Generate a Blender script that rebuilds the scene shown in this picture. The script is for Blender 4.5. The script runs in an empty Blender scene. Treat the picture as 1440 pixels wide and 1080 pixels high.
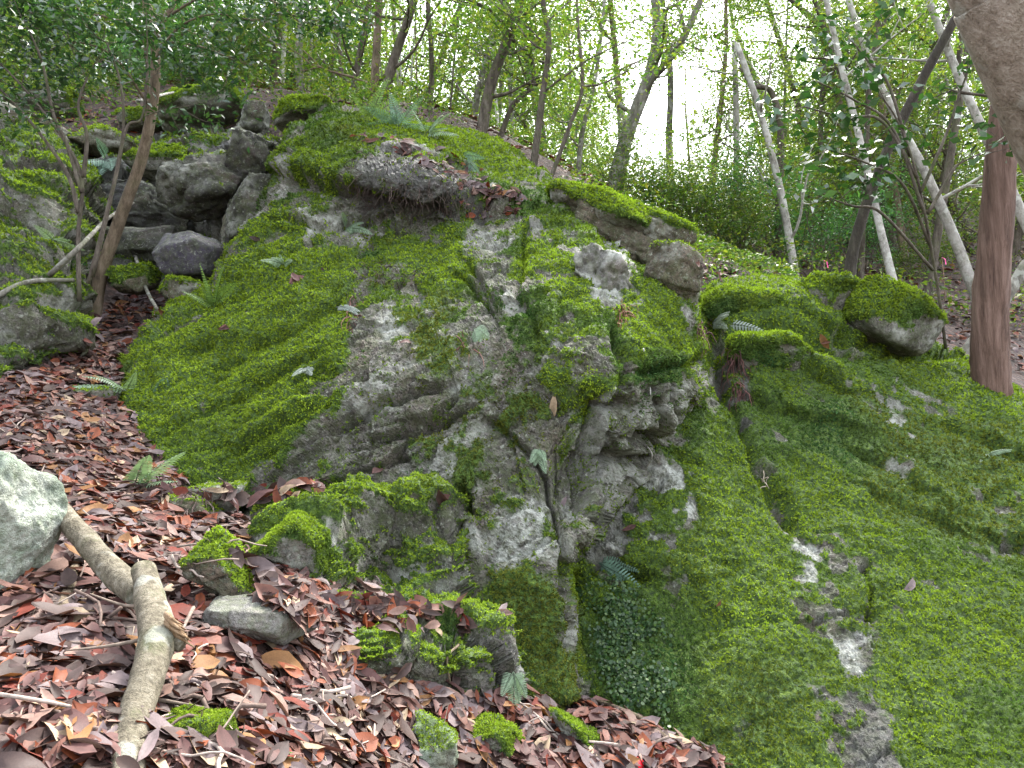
import bpy, math, random
import numpy as np
from mathutils import Vector, Matrix

# ------------------------------------------------------------------ camera
scene = bpy.context.scene
CAM = np.array([0.0, 0.0, 1.6]); PITCH = math.radians(6.0); FPX = 1067.0   # focal length in photo pixels (1440 wide)
cam_data = bpy.data.cameras.new('camera'); cam = bpy.data.objects.new('camera', cam_data)
scene.collection.objects.link(cam); scene.camera = cam
cam.location = CAM; cam.rotation_euler = (math.radians(90) + PITCH, 0, 0)
cam_data.sensor_width = 36.0; cam_data.lens = FPX / 1440 * 36.0
cam_data.clip_start = 0.05; cam_data.clip_end = 2000
# ------------------------------------------------------------------ sky and sun (bright thin overcast)
world = bpy.data.worlds.new('World'); scene.world = world; world.use_nodes = True
wn = world.node_tree.nodes; wl = world.node_tree.links
bg = wn['Background']; sky = wn.new('ShaderNodeTexSky'); sky.sky_type = 'NISHITA'; sky.sun_disc = False
SUN_EL, SUN_AZ = math.radians(56), math.radians(28)       # azimuth clockwise from +Y
sky.sun_elevation = SUN_EL; sky.sun_rotation = SUN_AZ
sky.air_density = 1.0; sky.dust_density = 3.0; sky.ozone_density = 1.0
hs = wn.new('ShaderNodeHueSaturation'); hs.inputs['Saturation'].default_value = 0.32
wl.new(sky.outputs[0], hs.inputs['Color']); wl.new(hs.outputs[0], bg.inputs['Color'])
bg.inputs['Strength'].default_value = 0.15
sun_d = bpy.data.lights.new('sun', 'SUN'); sun_d.energy = 1.5; sun_d.angle = math.radians(14); sun_d.color = (1, .96, .88)
sun = bpy.data.objects.new('sun', sun_d); scene.collection.objects.link(sun)
sdir = Vector((math.sin(SUN_AZ) * math.cos(SUN_EL), math.cos(SUN_AZ) * math.cos(SUN_EL), math.sin(SUN_EL)))
sun.rotation_euler = (-sdir).to_track_quat('-Z', 'Y').to_euler(); sun.location = (4, 4, 20)
scene.view_settings.view_transform = 'Standard'; scene.view_settings.look = 'None'
scene.view_settings.exposure = 2.9; scene.view_settings.gamma = 1.0
scene.render.engine = 'CYCLES'; scene.cycles.use_denoising = True
scene.cycles.max_bounces = 6; scene.cycles.diffuse_bounces = 4; scene.cycles.transmission_bounces = 4

# ------------------------------------------------------------------ pixels to places
cp, sp_ = math.cos(PITCH), math.sin(PITCH)
FW = np.array([0, cp, sp_]); UP = np.array([0, -sp_, cp]); RT = np.array([1.0, 0, 0])
def unproj(px, py, d):
    px = np.asarray(px, float); py = np.asarray(py, float); d = np.asarray(d, float)
    return CAM + d[..., None] * (((px - 720) / FPX)[..., None] * RT + ((540 - py) / FPX)[..., None] * UP + FW)
def proj(P):
    q = np.asarray(P, float) - CAM
    d = q @ FW
    dd = np.where(np.abs(d) < 1e-3, 1e-3, d)
    return 720 + FPX * (q @ RT) / dd, 540 - FPX * (q @ UP) / dd, d

# ------------------------------------------------------------------ noise
def _h(i, j, k, s):
    with np.errstate(over='ignore'):
        h = (i.astype(np.uint32) * np.uint32(374761393) + j.astype(np.uint32) * np.uint32(668265263)
             + k.astype(np.uint32) * np.uint32(2147483647) + np.uint32((s * 144665 + 977) & 0xffffffff))
        h = (h ^ (h >> np.uint32(13))) * np.uint32(1274126177)
        h = (h ^ (h >> np.uint32(15))) * np.uint32(2246822519)
        h = h ^ (h >> np.uint32(14))
    return h.astype(np.float64) / 4294967295.0
def vnoise(P, s=0):
    I = np.floor(P).astype(np.int64); f = P - I; f = f * f * (3 - 2 * f)
    i, j, k = I[:, 0], I[:, 1], I[:, 2]
    r = 0
    for a in (0, 1):
        wa = f[:, 0] if a else 1 - f[:, 0]
        for b in (0, 1):
            wb = f[:, 1] if b else 1 - f[:, 1]
            for c in (0, 1):
                wc = f[:, 2] if c else 1 - f[:, 2]
                r = r + wa * wb * wc * _h(i + a, j + b, k + c, s)
    return r * 2 - 1
def fbm(P, o=4, s=0, g=.5):
    a, r, t = 1.0, 0, 0
    for n in range(o):
        r = r + a * vnoise(P, s + n * 7); t += a; a *= g; P = P * 2.03 + 11.3
    return r / t
def ridged(P, o=4, s=0):
    a, r, t = 1.0, 0, 0
    for n in range(o):
        r = r + a * (1 - 2 * np.abs(vnoise(P, s + n * 5))); t += a; a *= .5; P = P * 2.1 + 5.7
    return r / t
def voro(P, s=0):
    I = np.floor(P).astype(np.int64)
    f1 = np.full(len(P), 9.0); f2 = np.full(len(P), 9.0); cid = np.zeros((len(P), 3), np.int64); cc = np.zeros((len(P), 3))
    for a in (-1, 0, 1):
        for b in (-1, 0, 1):
            for c in (-1, 0, 1):
                J = I + np.array([a, b, c])
                C = J + .5 + .8 * (np.stack([_h(J[:, 0], J[:, 1], J[:, 2], s + q) for q in (1, 2, 3)], 1) - .5)
                d = np.sqrt(((P - C) ** 2).sum(1))
                m = d < f1
                f2 = np.where(m, f1, np.minimum(f2, d)); f1 = np.where(m, d, f1)
                cid[m] = J[m]; cc[m] = C[m]
    return f1, f2, cid, cc
def sstep(a, b, x):
    t = np.clip((x - a) / (b - a), 0, 1); return t * t * (3 - 2 * t)
def facets(P, size, amp, s, rot, stretch=(1, 1, 1), crack=.5):
    Q = (P @ rot) / (np.array(stretch) * size)
    Q = Q + .25 * np.stack([vnoise(Q * 1.3 + 9.1 * q, s + 20 + q) for q in range(3)], 1)
    f1, f2, cid, cc = voro(Q, s)
    hh = [_h(cid[:, 0], cid[:, 1], cid[:, 2], s + 40 + q) - .5 for q in range(4)]
    tilt = np.stack(hh[:3], 1) * 2.2
    return amp * (hh[3] * 1.3 + ((Q - cc) * tilt).sum(1) * .9) - amp * crack * np.exp(-((f2 - f1) / .07) ** 2)
def blocks(P, ns, th, ln, amp, s):
    """bedded, jointed rock: layers broken into blocks that stand out unevenly"""
    ns = np.array(ns, float); ns /= np.linalg.norm(ns); u = np.cross(ns, [.25, 1, .1]); u /= np.linalg.norm(u); w = np.cross(ns, u)
    t = (P @ ns + .22 * th * fbm(P * .4 / th, 4, s) * 2) / th; k = np.floor(t); ft = t - k
    a = (P @ u + .2 * ln * fbm(P * .8 / ln, 3, s + 1)) / ln + k * .37; ka = np.floor(a); fa = a - ka
    b = (P @ w) / (ln * 1.5) + ka * .5; kb = np.floor(b)
    h = _h(k.astype(np.int64), ka.astype(np.int64), kb.astype(np.int64), s) - .5; h2 = _h(k.astype(np.int64), ka.astype(np.int64), kb.astype(np.int64), s + 9) - .5
    edge = np.exp(-(np.minimum(ft, 1 - ft) / .09) ** 2) + .8 * np.exp(-(np.minimum(fa, 1 - fa) / .05) ** 2)
    return amp * (h * 1.5 + (ft - .5) * .7 + h2 * (fa - .5) * 1.2) - amp * .55 * np.clip(edge, 0, 1) * sstep(-.2, .3, fbm(P * 2 / ln, 3, s + 3))
def tps(X, v, lam=1e-3):
    X = np.asarray(X, float); v = np.asarray(v, float); n, m = X.shape
    c = X.mean(0); sc = np.abs(X - c).max(); Z = (X - c) / sc
    def ph(r2): return .5 * r2 * np.log(r2 + 1e-12)
    K = ph(((Z[:, None] - Z[None]) ** 2).sum(2)) + lam * np.eye(n)
    A = np.zeros((n + m + 1, n + m + 1)); A[:n, :n] = K; A[:n, n] = 1; A[n, :n] = 1; A[:n, n + 1:] = Z; A[n + 1:, :n] = Z.T
    w = np.linalg.solve(A, np.concatenate([v, np.zeros(m + 1)]))
    def ev(Y):
        Y = (np.asarray(Y, float) - c) / sc; out = np.empty(len(Y))
        for a in range(0, len(Y), 40000):
            y = Y[a:a + 40000]
            out[a:a + 40000] = ph(((y[:, None] - Z[None]) ** 2).sum(2)) @ w[:n] + w[n] + y @ w[n + 1:]
        return out
    return ev
def sdpoly(X, poly):
    """signed distance (inside positive) and nearest outline point"""
    poly = np.asarray(poly, float); n = len(poly)
    best = np.full(len(X), 1e18); near = np.zeros_like(X); ins = np.zeros(len(X), bool)
    for a in range(n):
        A, B = poly[a], poly[(a + 1) % n]; e = B - A
        t = np.clip(((X - A) @ e) / (e @ e), 0, 1); Pn = A + t[:, None] * e
        d = ((X - Pn) ** 2).sum(1); m = d < best
        best[m] = d[m]; near[m] = Pn[m]
        c = ((A[1] > X[:, 1]) != (B[1] > X[:, 1]))
        with np.errstate(divide='ignore', invalid='ignore'):
            xi = (B[0] - A[0]) * (X[:, 1] - A[1]) / (B[1] - A[1]) + A[0]
        ins ^= c & (X[:, 0] < xi)
    d = np.sqrt(best)
    return np.where(ins, d, -d), near
def dpath(X, path):
    """distance to an open polyline, and side (+ above / left)"""
    best = np.full(len(X), 1e18); side = np.zeros(len(X))
    path = np.asarray(path, float)
    for A, B in zip(path[:-1], path[1:]):
        e = B - A; t = np.clip(((X - A) @ e) / (e @ e), 0, 1); v = X - (A + t[:, None] * e)
        d = (v ** 2).sum(1); m = d < best; best[m] = d[m]
        side[m] = np.sign(-(e[0] * v[:, 1] - e[1] * v[:, 0]))[m]
    return np.sqrt(best), side

# ------------------------------------------------------------------ mesh helpers
COL = scene.collection
def mk(name, V, F, mat, col=None, smooth=True, parent=None, link=True):
    V = np.asarray(V, np.float32); me = bpy.data.meshes.new(name)
    groups = [np.asarray(f, np.int32) for f in (F if isinstance(F, list) else [F]) if len(f)]
    idx = np.concatenate([g.ravel() for g in groups]); cnt = np.concatenate([np.full(len(g), g.shape[1], np.int32) for g in groups])
    me.vertices.add(len(V)); me.vertices.foreach_set('co', V.ravel())
    me.loops.add(len(idx)); me.loops.foreach_set('vertex_index', idx)
    me.polygons.add(len(cnt)); me.polygons.foreach_set('loop_start', np.concatenate([[0], np.cumsum(cnt)[:-1]]).astype(np.int32))
    me.polygons.foreach_set('loop_total', cnt)
    me.polygons.foreach_set('use_smooth', np.full(len(cnt), smooth))
    if col is not None:
        a = me.color_attributes.new('Col', 'FLOAT_COLOR', 'POINT')
        c = np.ones((len(V), 4), np.float32); c[:, :np.shape(col)[1]] = col
        a.data.foreach_set('color', c.ravel())
    me.update(calc_edges=True); me.validate()
    if mat: me.materials.append(mat)
    if not link: return me
    o = bpy.data.objects.new(name, me); COL.objects.link(o)
    if parent: o.parent = parent
    return o
def tag(o, label=None, cat=None, group=None, kind=None):
    if label: o['label'] = label
    if cat: o['category'] = cat
    if group: o['group'] = group
    if kind: o['kind'] = kind
    return o
def empty(name, loc, label=None, cat=None, group=None):
    o = bpy.data.objects.new(name, None); COL.objects.link(o); o.location = loc; o.empty_display_size = .1
    return tag(o, label, cat, group)
class MB:
    def __init__(s): s.V, s.Q, s.T, s.C, s.n = [], [], [], [], 0
    def add(s, V, Q=None, T=None, col=(1, 1, 1)):
        V = np.asarray(V, float); s.V.append(V)
        if Q is not None and len(Q): s.Q.append(np.asarray(Q) + s.n)
        if T is not None and len(T): s.T.append(np.asarray(T) + s.n)
        c = np.asarray(col, float); s.C.append(np.broadcast_to(c, (len(V), 3)) if c.ndim == 1 else c); s.n += len(V)
    def tube(s, P, R, k=7, col=(1, 1, 1), cap=True, rough=0, seed=0, ridge=0):
        P = np.asarray(P, float); R = np.asarray(R, float); n = len(P)
        t = np.gradient(P, axis=0); t /= np.linalg.norm(t, axis=1)[:, None] + 1e-9
        u = np.cross(t[0], [.3, .9, .1]); u /= np.linalg.norm(u); V = []
        ang = np.linspace(0, 2 * np.pi, k, endpoint=False)
        for a in range(n):
            u = u - t[a] * (u @ t[a]); u /= np.linalg.norm(u) + 1e-9; w = np.cross(t[a], u)
            V.append(P[a] + R[a] * (np.cos(ang)[:, None] * u + np.sin(ang)[:, None] * w))
        V = np.concatenate(V)
        if rough:
            ctr = np.repeat(P, k, 0); rr = np.repeat(R, k)
            V = ctr + (V - ctr) * (1 + rough * fbm(V / (rr.mean() * 1.6 + 1e-6), 3, seed))[:, None]
        if ridge:
            ctr = np.repeat(P, k, 0); aa = np.tile(ang, n); tt = np.repeat(np.arange(n), k)
            V = ctr + (V - ctr) * (1 + ridge * fbm(np.stack([np.cos(aa) * 4, np.sin(aa) * 4, tt * .22], 1), 4, seed + 2, .65))[:, None]
        i = np.arange(n - 1)[:, None] * k; j = np.arange(k)[None]; j2 = (j + 1) % k
        Q = np.stack([i + j, i + j2, i + k + j2, i + k + j], -1).reshape(-1, 4); T = []
        if cap:
            V = np.concatenate([V, P[[0, -1]]]); b = n * k
            T = [(b, (q + 1) % k, q) for q in range(k)] + [(b + 1, (n - 1) * k + q, (n - 1) * k + (q + 1) % k) for q in range(k)]
        s.add(V, Q, T, col)
    def build(s, name, mat, parent=None, smooth=True, local=None, link=True):
        V = np.concatenate(s.V)
        if local is not None: V = V - np.asarray(local)
        F = []
        if s.Q: F.append(np.concatenate(s.Q))
        if s.T: F.append(np.concatenate(s.T))
        return mk(name, V, F, mat, np.concatenate(s.C), smooth, parent, link)
def spline(P, n):
    P = np.asarray(P, float); m = len(P)
    if m == 2: return P[0] + np.linspace(0, 1, n)[:, None] * (P[1] - P[0])
    E = np.concatenate([[2 * P[0] - P[1]], P, [2 * P[-1] - P[-2]]])
    t = np.linspace(0, m - 1 - 1e-6, n); i = t.astype(int); f = (t - i)[:, None]
    a, b, c, d = E[i], E[i + 1], E[i + 2], E[i + 3]
    return .5 * (2 * b + (c - a) * f + (2 * a - 5 * b + 4 * c - d) * f ** 2 + (3 * b - 3 * c + d - a) * f ** 3)

# ------------------------------------------------------------------ materials
def mat_new(name):
    m = bpy.data.materials.new(name); m.use_nodes = True; nt = m.node_tree; nt.nodes.clear()
    out = nt.nodes.new('ShaderNodeOutputMaterial'); return m, nt, out
class N:
    def __init__(s, nt): s.nt = nt
    def __call__(s, typ, **kw):
        n = s.nt.nodes.new('ShaderNode' + typ); ins = kw.pop('ins', {})
        for k, v in kw.items(): setattr(n, k, v)
        for k, v in ins.items():
            if isinstance(v, bpy.types.NodeSocket): s.nt.links.new(v, n.inputs[k])
            else: n.inputs[k].default_value = v
        return n
    def noise(s, vec, scale, det=4, rough=.55): return s('TexNoise', ins={'Vector': vec, 'Scale': scale, 'Detail': det, 'Roughness': rough}).outputs['Fac']
    def ramp(s, fac, stops):
        n = s('ValToRGB', ins={'Fac': fac}); e = n.color_ramp.elements
        while len(e) < len(stops): e.new(.5)
        for q, (p, c) in enumerate(stops): e[q].position = p; e[q].color = (*c, 1) if len(c) == 3 else c
        return n.outputs[0]
    def mix(s, f, a, b, mode='MIX'):
        n = s('Mix', data_type='RGBA', blend_type=mode)
        for k, v in ((0, f), (6, a), (7, b)):
            if isinstance(v, bpy.types.NodeSocket): s.nt.links.new(v, n.inputs[k])
            else: n.inputs[k].default_value = v if k == 0 else (*v, 1) if len(v) == 3 else v
        return n.outputs[2]
    def math(s, op, a, b=0.0, clamp=False):
        n = s('Math', operation=op, use_clamp=clamp)
        for k, v in ((0, a), (1, b)):
            if isinstance(v, bpy.types.NodeSocket): s.nt.links.new(v, n.inputs[k])
            else: n.inputs[k].default_value = v
        return n.outputs[0]
g3 = lambda v: (v, v, v)
def rock_mat(name, base=((.042, .038, .031), (.120, .111, .094), (.23, .216, .19)), spec=1.0, pit=.8):
    """stone; Col attribute: R moss bed, G pale lichen, B wet stain and painted shade"""
    m, nt, out = mat_new(name); n = N(nt)
    co = n('TexCoord').outputs['Object']
    sep = n('SeparateColor', ins={'Color': n('VertexColor', layer_name='Col').outputs['Color']})
    R, G, B = sep.outputs
    big = n.noise(co, 2.2, 6, .62); mid = n.noise(co, 11, 5, .65); fine = n.noise(co, 70, 4, .7); grain = n.noise(co, 260, 2, .7)
    c = n.ramp(n.math('ADD', n.math('MULTIPLY', big, .5), n.math('MULTIPLY', mid, .5)), [(.36, base[0]), (.5, base[1]), (.66, base[2])])
    c = n.mix(n.math('MULTIPLY', n.ramp(n.noise(co, 3.7, 3), [(.52, g3(0)), (.68, g3(1))]), .4), c, (.19, .135, .105))        # rusty tint
    c = n.mix(n.math('MULTIPLY', n.ramp(fine, [(.47, g3(0)), (.6, g3(1))]), pit), c, (.022, .021, .016))                       # dark pits and crust
    c = n.mix(n.math('MULTIPLY', n.ramp(n.noise(co, 34, 5, .75), [(.56, g3(0)), (.64, g3(1))]), .7), c, (.36, .38, .31))      # pale specks
    c = n.mix(n.math('MULTIPLY', n.ramp(n.noise(co, 19, 5, .7), [(.42, g3(0)), (.6, g3(1))]), .6), c, (.070, .088, .032))       # green algae film
    lich = n.math('MULTIPLY', G, n.ramp(n.noise(co, 16, 6, .75), [(.38, g3(0)), (.56, g3(1))]))
    c = n.mix(lich, c, n.mix(mid, (.34, .37, .31), (.58, .58, .54)))
    c = n.mix(n.math('MULTIPLY', B, .62), c, (.045, .042, .048))
    mossc = n.ramp(n.noise(co, 45, 4, .7), [(.35, (.018, .034, .008)), (.52, (.055, .10, .014)), (.68, (.115, .175, .018))])
    c = n.mix(n.ramp(n.math('ADD', R, n.math('MULTIPLY', n.math('SUBTRACT', fine, .5), .6)), [(.3, g3(0)), (.55, g3(1))]), c, mossc)
    hgt = n.math('ADD', n.math('MULTIPLY', mid, .6), n.math('ADD', n.math('MULTIPLY', fine, .35), n.math('MULTIPLY', grain, .12)))
    bump = n('Bump', ins={'Height': hgt, 'Strength': 1.0, 'Distance': .045}).outputs[0]
    p = n('BsdfPrincipled', ins={'Base Color': c, 'Normal': bump,
          'Roughness': n.math('SUBTRACT', .85, n.math('MULTIPLY', B, .42)), 'Specular IOR Level': .35 * spec})
    nt.links.new(p.outputs[0], out.inputs[0]); return m
def leaf_mat(name, rough=.4, trans=.35, spec=.5, tint=(1, 1, 1), noise=0.0):
    m, nt, out = mat_new(name); n = N(nt)
    c = n('VertexColor', layer_name='Col').outputs['Color']
    if noise:
        co = n('TexCoord').outputs['Object']
        c = n.mix(noise, c, n.ramp(n.noise(co, 40, 4, .7), [(.35, g3(.25)), (.65, g3(1.35))]), 'MULTIPLY')
    p = n('BsdfPrincipled', ins={'Base Color': c, 'Roughness': rough, 'Specular IOR Level': spec})
    if trans:
        t = n('BsdfTranslucent', ins={'Color': n.mix(1.0, c, tint, 'MULTIPLY')})
        x = n('MixShader', ins={0: trans, 1: p.outputs[0], 2: t.outputs[0]}); nt.links.new(x.outputs[0], out.inputs[0])
    else: nt.links.new(p.outputs[0], out.inputs[0])
    return m
def bark_mat(name, c0, c1, c2, scale=12, stretch=.25, moss=0.0, bumpd=.02, flake=0.0):
    m, nt, out = mat_new(name); n = N(nt)
    tc = n('TexCoord').outputs['Object']
    mp = n('Mapping', ins={'Vector': tc, 'Scale': (1, 1, stretch)}).outputs[0]
    a = n.noise(mp, scale, 6, .68); b = n.noise(mp, scale * 5, 4, .7); d = n.noise(tc, 2.5, 4)
    c = n.ramp(n.math('ADD', n.math('MULTIPLY', a, .7), n.math('MULTIPLY', b, .3)), [(.36, c0), (.5, c1), (.66, c2)])
    c = n.mix(n.math('MULTIPLY', n.ramp(d, [(.45, g3(0)), (.7, g3(1))]), .5), c, tuple(.6 * v for v in c1))
    if moss: c = n.mix(n.math('MULTIPLY', n.ramp(n.noise(tc, 6, 5, .7), [(.5, g3(0)), (.62, g3(1))]), moss), c, (.075, .095, .03))
    if flake: c = n.mix(n.math('MULTIPLY', n.ramp(n.noise(tc, 9, 3, .5), [(.55, g3(0)), (.6, g3(1))]), flake), c, (.50, .52, .46))
    bump = n('Bump', ins={'Height': n.math('ADD', a, n.math('MULTIPLY', b, .5)), 'Strength': .8, 'Distance': bumpd}).outputs[0]
    p = n('BsdfPrincipled', ins={'Base Color': c, 'Normal': bump, 'Roughness': .85, 'Specular IOR Level': .25})
    nt.links.new(p.outputs[0], out.inputs[0]); return m
def soil_mat():
    m, nt, out = mat_new('soil'); n = N(nt); co = n('TexCoord').outputs['Object']
    v = n('TexVoronoi', ins={'Vector': co, 'Scale': 14.0}); w = n.noise(co, 30, 5, .7)
    c = n.ramp(w, [(.35, (.016, .011, .009)), (.55, (.05, .034, .028)), (.72, (.12, .085, .07))])
    c = n.mix(n.ramp(v.outputs['Distance'], [(.2, g3(.5)), (.6, g3(0))]), c, n.mix(n('SeparateColor', ins={'Color': v.outputs['Color']}).outputs[0], (.14, .055, .035), (.16, .11, .09)))
    bump = n('Bump', ins={'Height': n.math('ADD', w, v.outputs['Distance']), 'Strength': .8, 'Distance': .03}).outputs[0]
    p = n('BsdfPrincipled', ins={'Base Color': c, 'Normal': bump, 'Roughness': .9})
    nt.links.new(p.outputs[0], out.inputs[0]); return m
M_rock = rock_mat('outcrop_stone')
M_grey = rock_mat('grey_stone', ((.10, .095, .09), (.20, .195, .18), (.32, .31, .285)), 1, .5)
M_purple = rock_mat('wet_purple_stone', ((.012, .009, .022), (.036, .022, .056), (.075, .062, .095)), 2)
M_green = rock_mat('pale_green_stone', ((.13, .16, .12), (.24, .29, .22), (.36, .405, .33)), 1, .22)
M_brown = rock_mat('brown_stone', ((.05, .04, .028), (.12, .098, .068), (.20, .17, .13)))
M_dark = rock_mat('dark_damp_stone', ((.020, .018, .016), (.048, .044, .038), (.095, .089, .079)))
M_moss = leaf_mat('moss', .85, .3, .06, (1.1, 1.3, .6))
M_soil = soil_mat()
M_dead = leaf_mat('dead_leaf', .62, .12, .25, (1, .8, .6), .35)
M_leaf = leaf_mat('green_leaf', .38, .48, .45, (1.3, 1.5, .62))
M_gloss = leaf_mat('glossy_leaf', .22, .25, .8, (1.2, 1.5, .5))
M_fern = leaf_mat('fern', .5, .3, .4, (1.1, 1.2, .7))
M_twig = leaf_mat('twig', .8, 0, .2, noise=.6)

# ------------------------------------------------------------------ moss
MOSS = np.array([(.190, .262, .024), (.092, .148, .022), (.030, .075, .030), (.098, .106, .020), (.080, .056, .022)])   # bright, mid, dark, olive, brown
def sample_tris(V, T, w, density, rng, nmax):
    a, b, c = V[T[:, 0]], V[T[:, 1]], V[T[:, 2]]
    nn = np.cross(b - a, c - a); area = .5 * np.linalg.norm(nn, axis=1); wt = area * w[T].mean(1)
    tot = min(int(wt.sum() * density), nmax)
    if tot < 1: return None
    cs = np.cumsum(wt); f = np.searchsorted(cs, rng.random(tot) * cs[-1]); f = np.minimum(f, len(T) - 1)
    r1 = np.sqrt(rng.random(tot)); r2 = rng.random(tot); B = np.stack([1 - r1, r1 * (1 - r2), r1 * r2], 1)
    return f, B, nn[f] / (np.linalg.norm(nn[f], axis=1)[:, None] + 1e-12)
def tufts(P, Nn, C, size, rng, blades=3):
    n = len(P); Vs, Cs = [], []
    for b in range(blades):
        r = rng.normal(size=(n, 3)); r -= Nn * (r * Nn).sum(1)[:, None]; r /= np.linalg.norm(r, axis=1)[:, None] + 1e-9
        q = np.cross(Nn, r); s = (size * rng.uniform(.6, 1.4, n))[:, None]
        lean = rng.uniform(.35, 1.3, n)[:, None]
        base = P - Nn * s * .25 + r * s * .15 * b
        tip = base + s * (Nn + r * lean) * .95
        mid = base + s * .45 * (Nn * 1.1 + r * lean * .7)
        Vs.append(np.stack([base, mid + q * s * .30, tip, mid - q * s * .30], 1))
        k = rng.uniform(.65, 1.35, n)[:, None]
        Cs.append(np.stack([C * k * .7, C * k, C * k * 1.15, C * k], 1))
    V = np.concatenate(Vs).reshape(-1, 3); Cc = np.concatenate(Cs).reshape(-1, 3)
    Q = np.arange(len(V)).reshape(-1, 4)
    return V, Q, Cc
def moss_on(parent, V, T, w, kindcol, cover, seed, nmax, blades=2, off=(0, 0, 0)):
    rng = np.random.default_rng(seed); dist = np.clip(np.linalg.norm(V + np.asarray(off) - CAM, axis=1), 1.5, 9); sz = .0030 * dist
    s = sample_tris(V, T, w / (sz * sz), cover, rng, nmax)
    if s is None: return None
    f, B, nn = s
    P = (V[T[f]] * B[..., None]).sum(1); C = (kindcol[T[f]] * B[..., None]).sum(1)
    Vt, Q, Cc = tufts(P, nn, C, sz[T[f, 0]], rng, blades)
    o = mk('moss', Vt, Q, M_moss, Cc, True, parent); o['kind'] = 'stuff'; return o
def moss_colour(P, kinds):
    """kinds: n x 5 weights -> colour with natural variation"""
    k = kinds.copy(); a = fbm(P * 3.1, 4, 71); b = fbm(P * 9, 3, 82); c = fbm(P * 1.3, 3, 93)
    k[:, 0] += .55 * np.clip(a + .15, 0, 1) * 1.6; k[:, 2] += .9 * np.clip(-a - .05, 0, 1) * 1.6; k[:, 3] += .7 * np.clip(c, 0, 1)
    k[:, 4] += 1.1 * np.clip(b - .22, 0, 1) + .9 * np.clip(fbm(P * 2.2, 4, 97) - .22, 0, 1); k[:, 1] += .35
    k = np.clip(k, 0, None) ** 1.7; k /= k.sum(1)[:, None]
    return (k @ MOSS) * (1 + .55 * b)[:, None]
# ================================================================== THE ROCK SHEETS
def rot_axes(a, b, c): return np.array(Matrix.Rotation(a, 3, 'X') @ Matrix.Rotation(b, 3, 'Y') @ Matrix.Rotation(c, 3, 'Z'))
STRATA = rot_axes(.5, .35, .4)
class Sheet: pass
def sheet(poly, ctrl, step, ext, rim_w, rim_d, back, seed, wob=9):
    """a rock mass: its front follows measured depths, its outline rolls over and runs back into the hill"""
    poly = np.asarray(poly, float); ctrl = np.asarray(ctrl, float)
    x0, y0 = poly.min(0) - ext; x1, y1 = poly.max(0) + ext
    gx = np.arange(x0, x1, step); gy = np.arange(y0, y1, step); X, Y = np.meshgrid(gx, gy); nu, nv = len(gx), len(gy)
    X = np.stack([X.ravel(), Y.ravel()], 1)
    wv = np.stack([vnoise(np.c_[X / 40, np.full(len(X), seed + 3.3)], seed), vnoise(np.c_[X / 40, np.full(len(X), seed + 8.1)], seed + 1)], 1)
    wv += .5 * np.stack([vnoise(np.c_[X / 14, np.full(len(X), seed + 3.3)], seed + 4), vnoise(np.c_[X / 14, np.full(len(X), seed + 8.1)], seed + 5)], 1)
    d, near = sdpoly(X + wv * wob, poly)
    ev = tps(ctrl[:, :2] / 500, ctrl[:, 2], 2e-4)
    out = d < 0; S = X.copy(); S[out] = near[out] - wv[out] * wob * .5
    D = ev(S / 500)
    t = np.clip(1 - d / rim_w, 0, 1); D = D + np.where(out, rim_d, rim_d * (1 - np.sqrt(np.clip(1 - t * t, 0, 1))))
    D = D + np.where(out, -d * back, 0)
    P = unproj(S[:, 0], S[:, 1], D)
    s = Sheet(); s.X, s.P, s.d, s.nu, s.nv = X, P, d, nu, nv
    G = P.reshape(nv, nu, 3); n = np.cross(np.gradient(G, axis=1), np.gradient(G, axis=0)).reshape(-1, 3)
    n /= np.linalg.norm(n, axis=1)[:, None] + 1e-12
    n *= np.where(((CAM - P) * n).sum(1) < 0, -1, 1)[:, None]; 
    nb = n.reshape(nv, nu, 3).copy()
    for _ in range(4):
        nb[1:-1, 1:-1] = (nb[1:-1, 1:-1] * 2 + nb[:-2, 1:-1] + nb[2:, 1:-1] + nb[1:-1, :-2] + nb[1:-1, 2:]) / 6
    s.n = nb.reshape(-1, 3); s.n /= np.linalg.norm(s.n, axis=1)[:, None] + 1e-12
    i = np.arange(nv - 1)[:, None] * nu + np.arange(nu - 1)[None]; i = i.ravel()
    Q = np.stack([i, i + nu, i + nu + 1, i + 1], 1)
    keep = (d[Q] > -ext * .97).all(1); s.Q = Q[keep]
    st = np.maximum(np.linalg.norm(np.gradient(G, axis=1), axis=2), np.linalg.norm(np.gradient(G, axis=0), axis=2)).ravel() / (step * D / FPX)
    s.damp = np.clip(5.0 / np.maximum(st, 1e-6), .15, 1)
    return s
def crisp(o, V, Q, lim):
    e = np.maximum(np.linalg.norm(V[Q[:, 0]] - V[Q[:, 1]], axis=1), np.linalg.norm(V[Q[:, 1]] - V[Q[:, 2]], axis=1))
    o.data.polygons.foreach_set('use_smooth', e > lim)
def soft_polys(s, polys, soft=14, amp=22, seed=0, freq=5.0):
    """painted areas on the sheet's own coordinates with ragged edges"""
    rag = fbm(s.P * freq, 4, seed) * amp; r = np.zeros(len(s.X))
    for p, w in polys:
        d, _ = sdpoly(s.X, p); r = np.maximum(r, w * sstep(-soft, soft, d + rag))
    return r
def compact(s, V):
    used = np.unique(s.Q); m = np.full(len(V), -1); m[used] = np.arange(len(used)); s.Q = m[s.Q]
    for k in ('X', 'P', 'd', 'n'): setattr(s, k, getattr(s, k)[used])
    return V[used], used
def tri(Q): return np.concatenate([Q[:, [0, 1, 2]], Q[:, [0, 2, 3]]])

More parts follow.
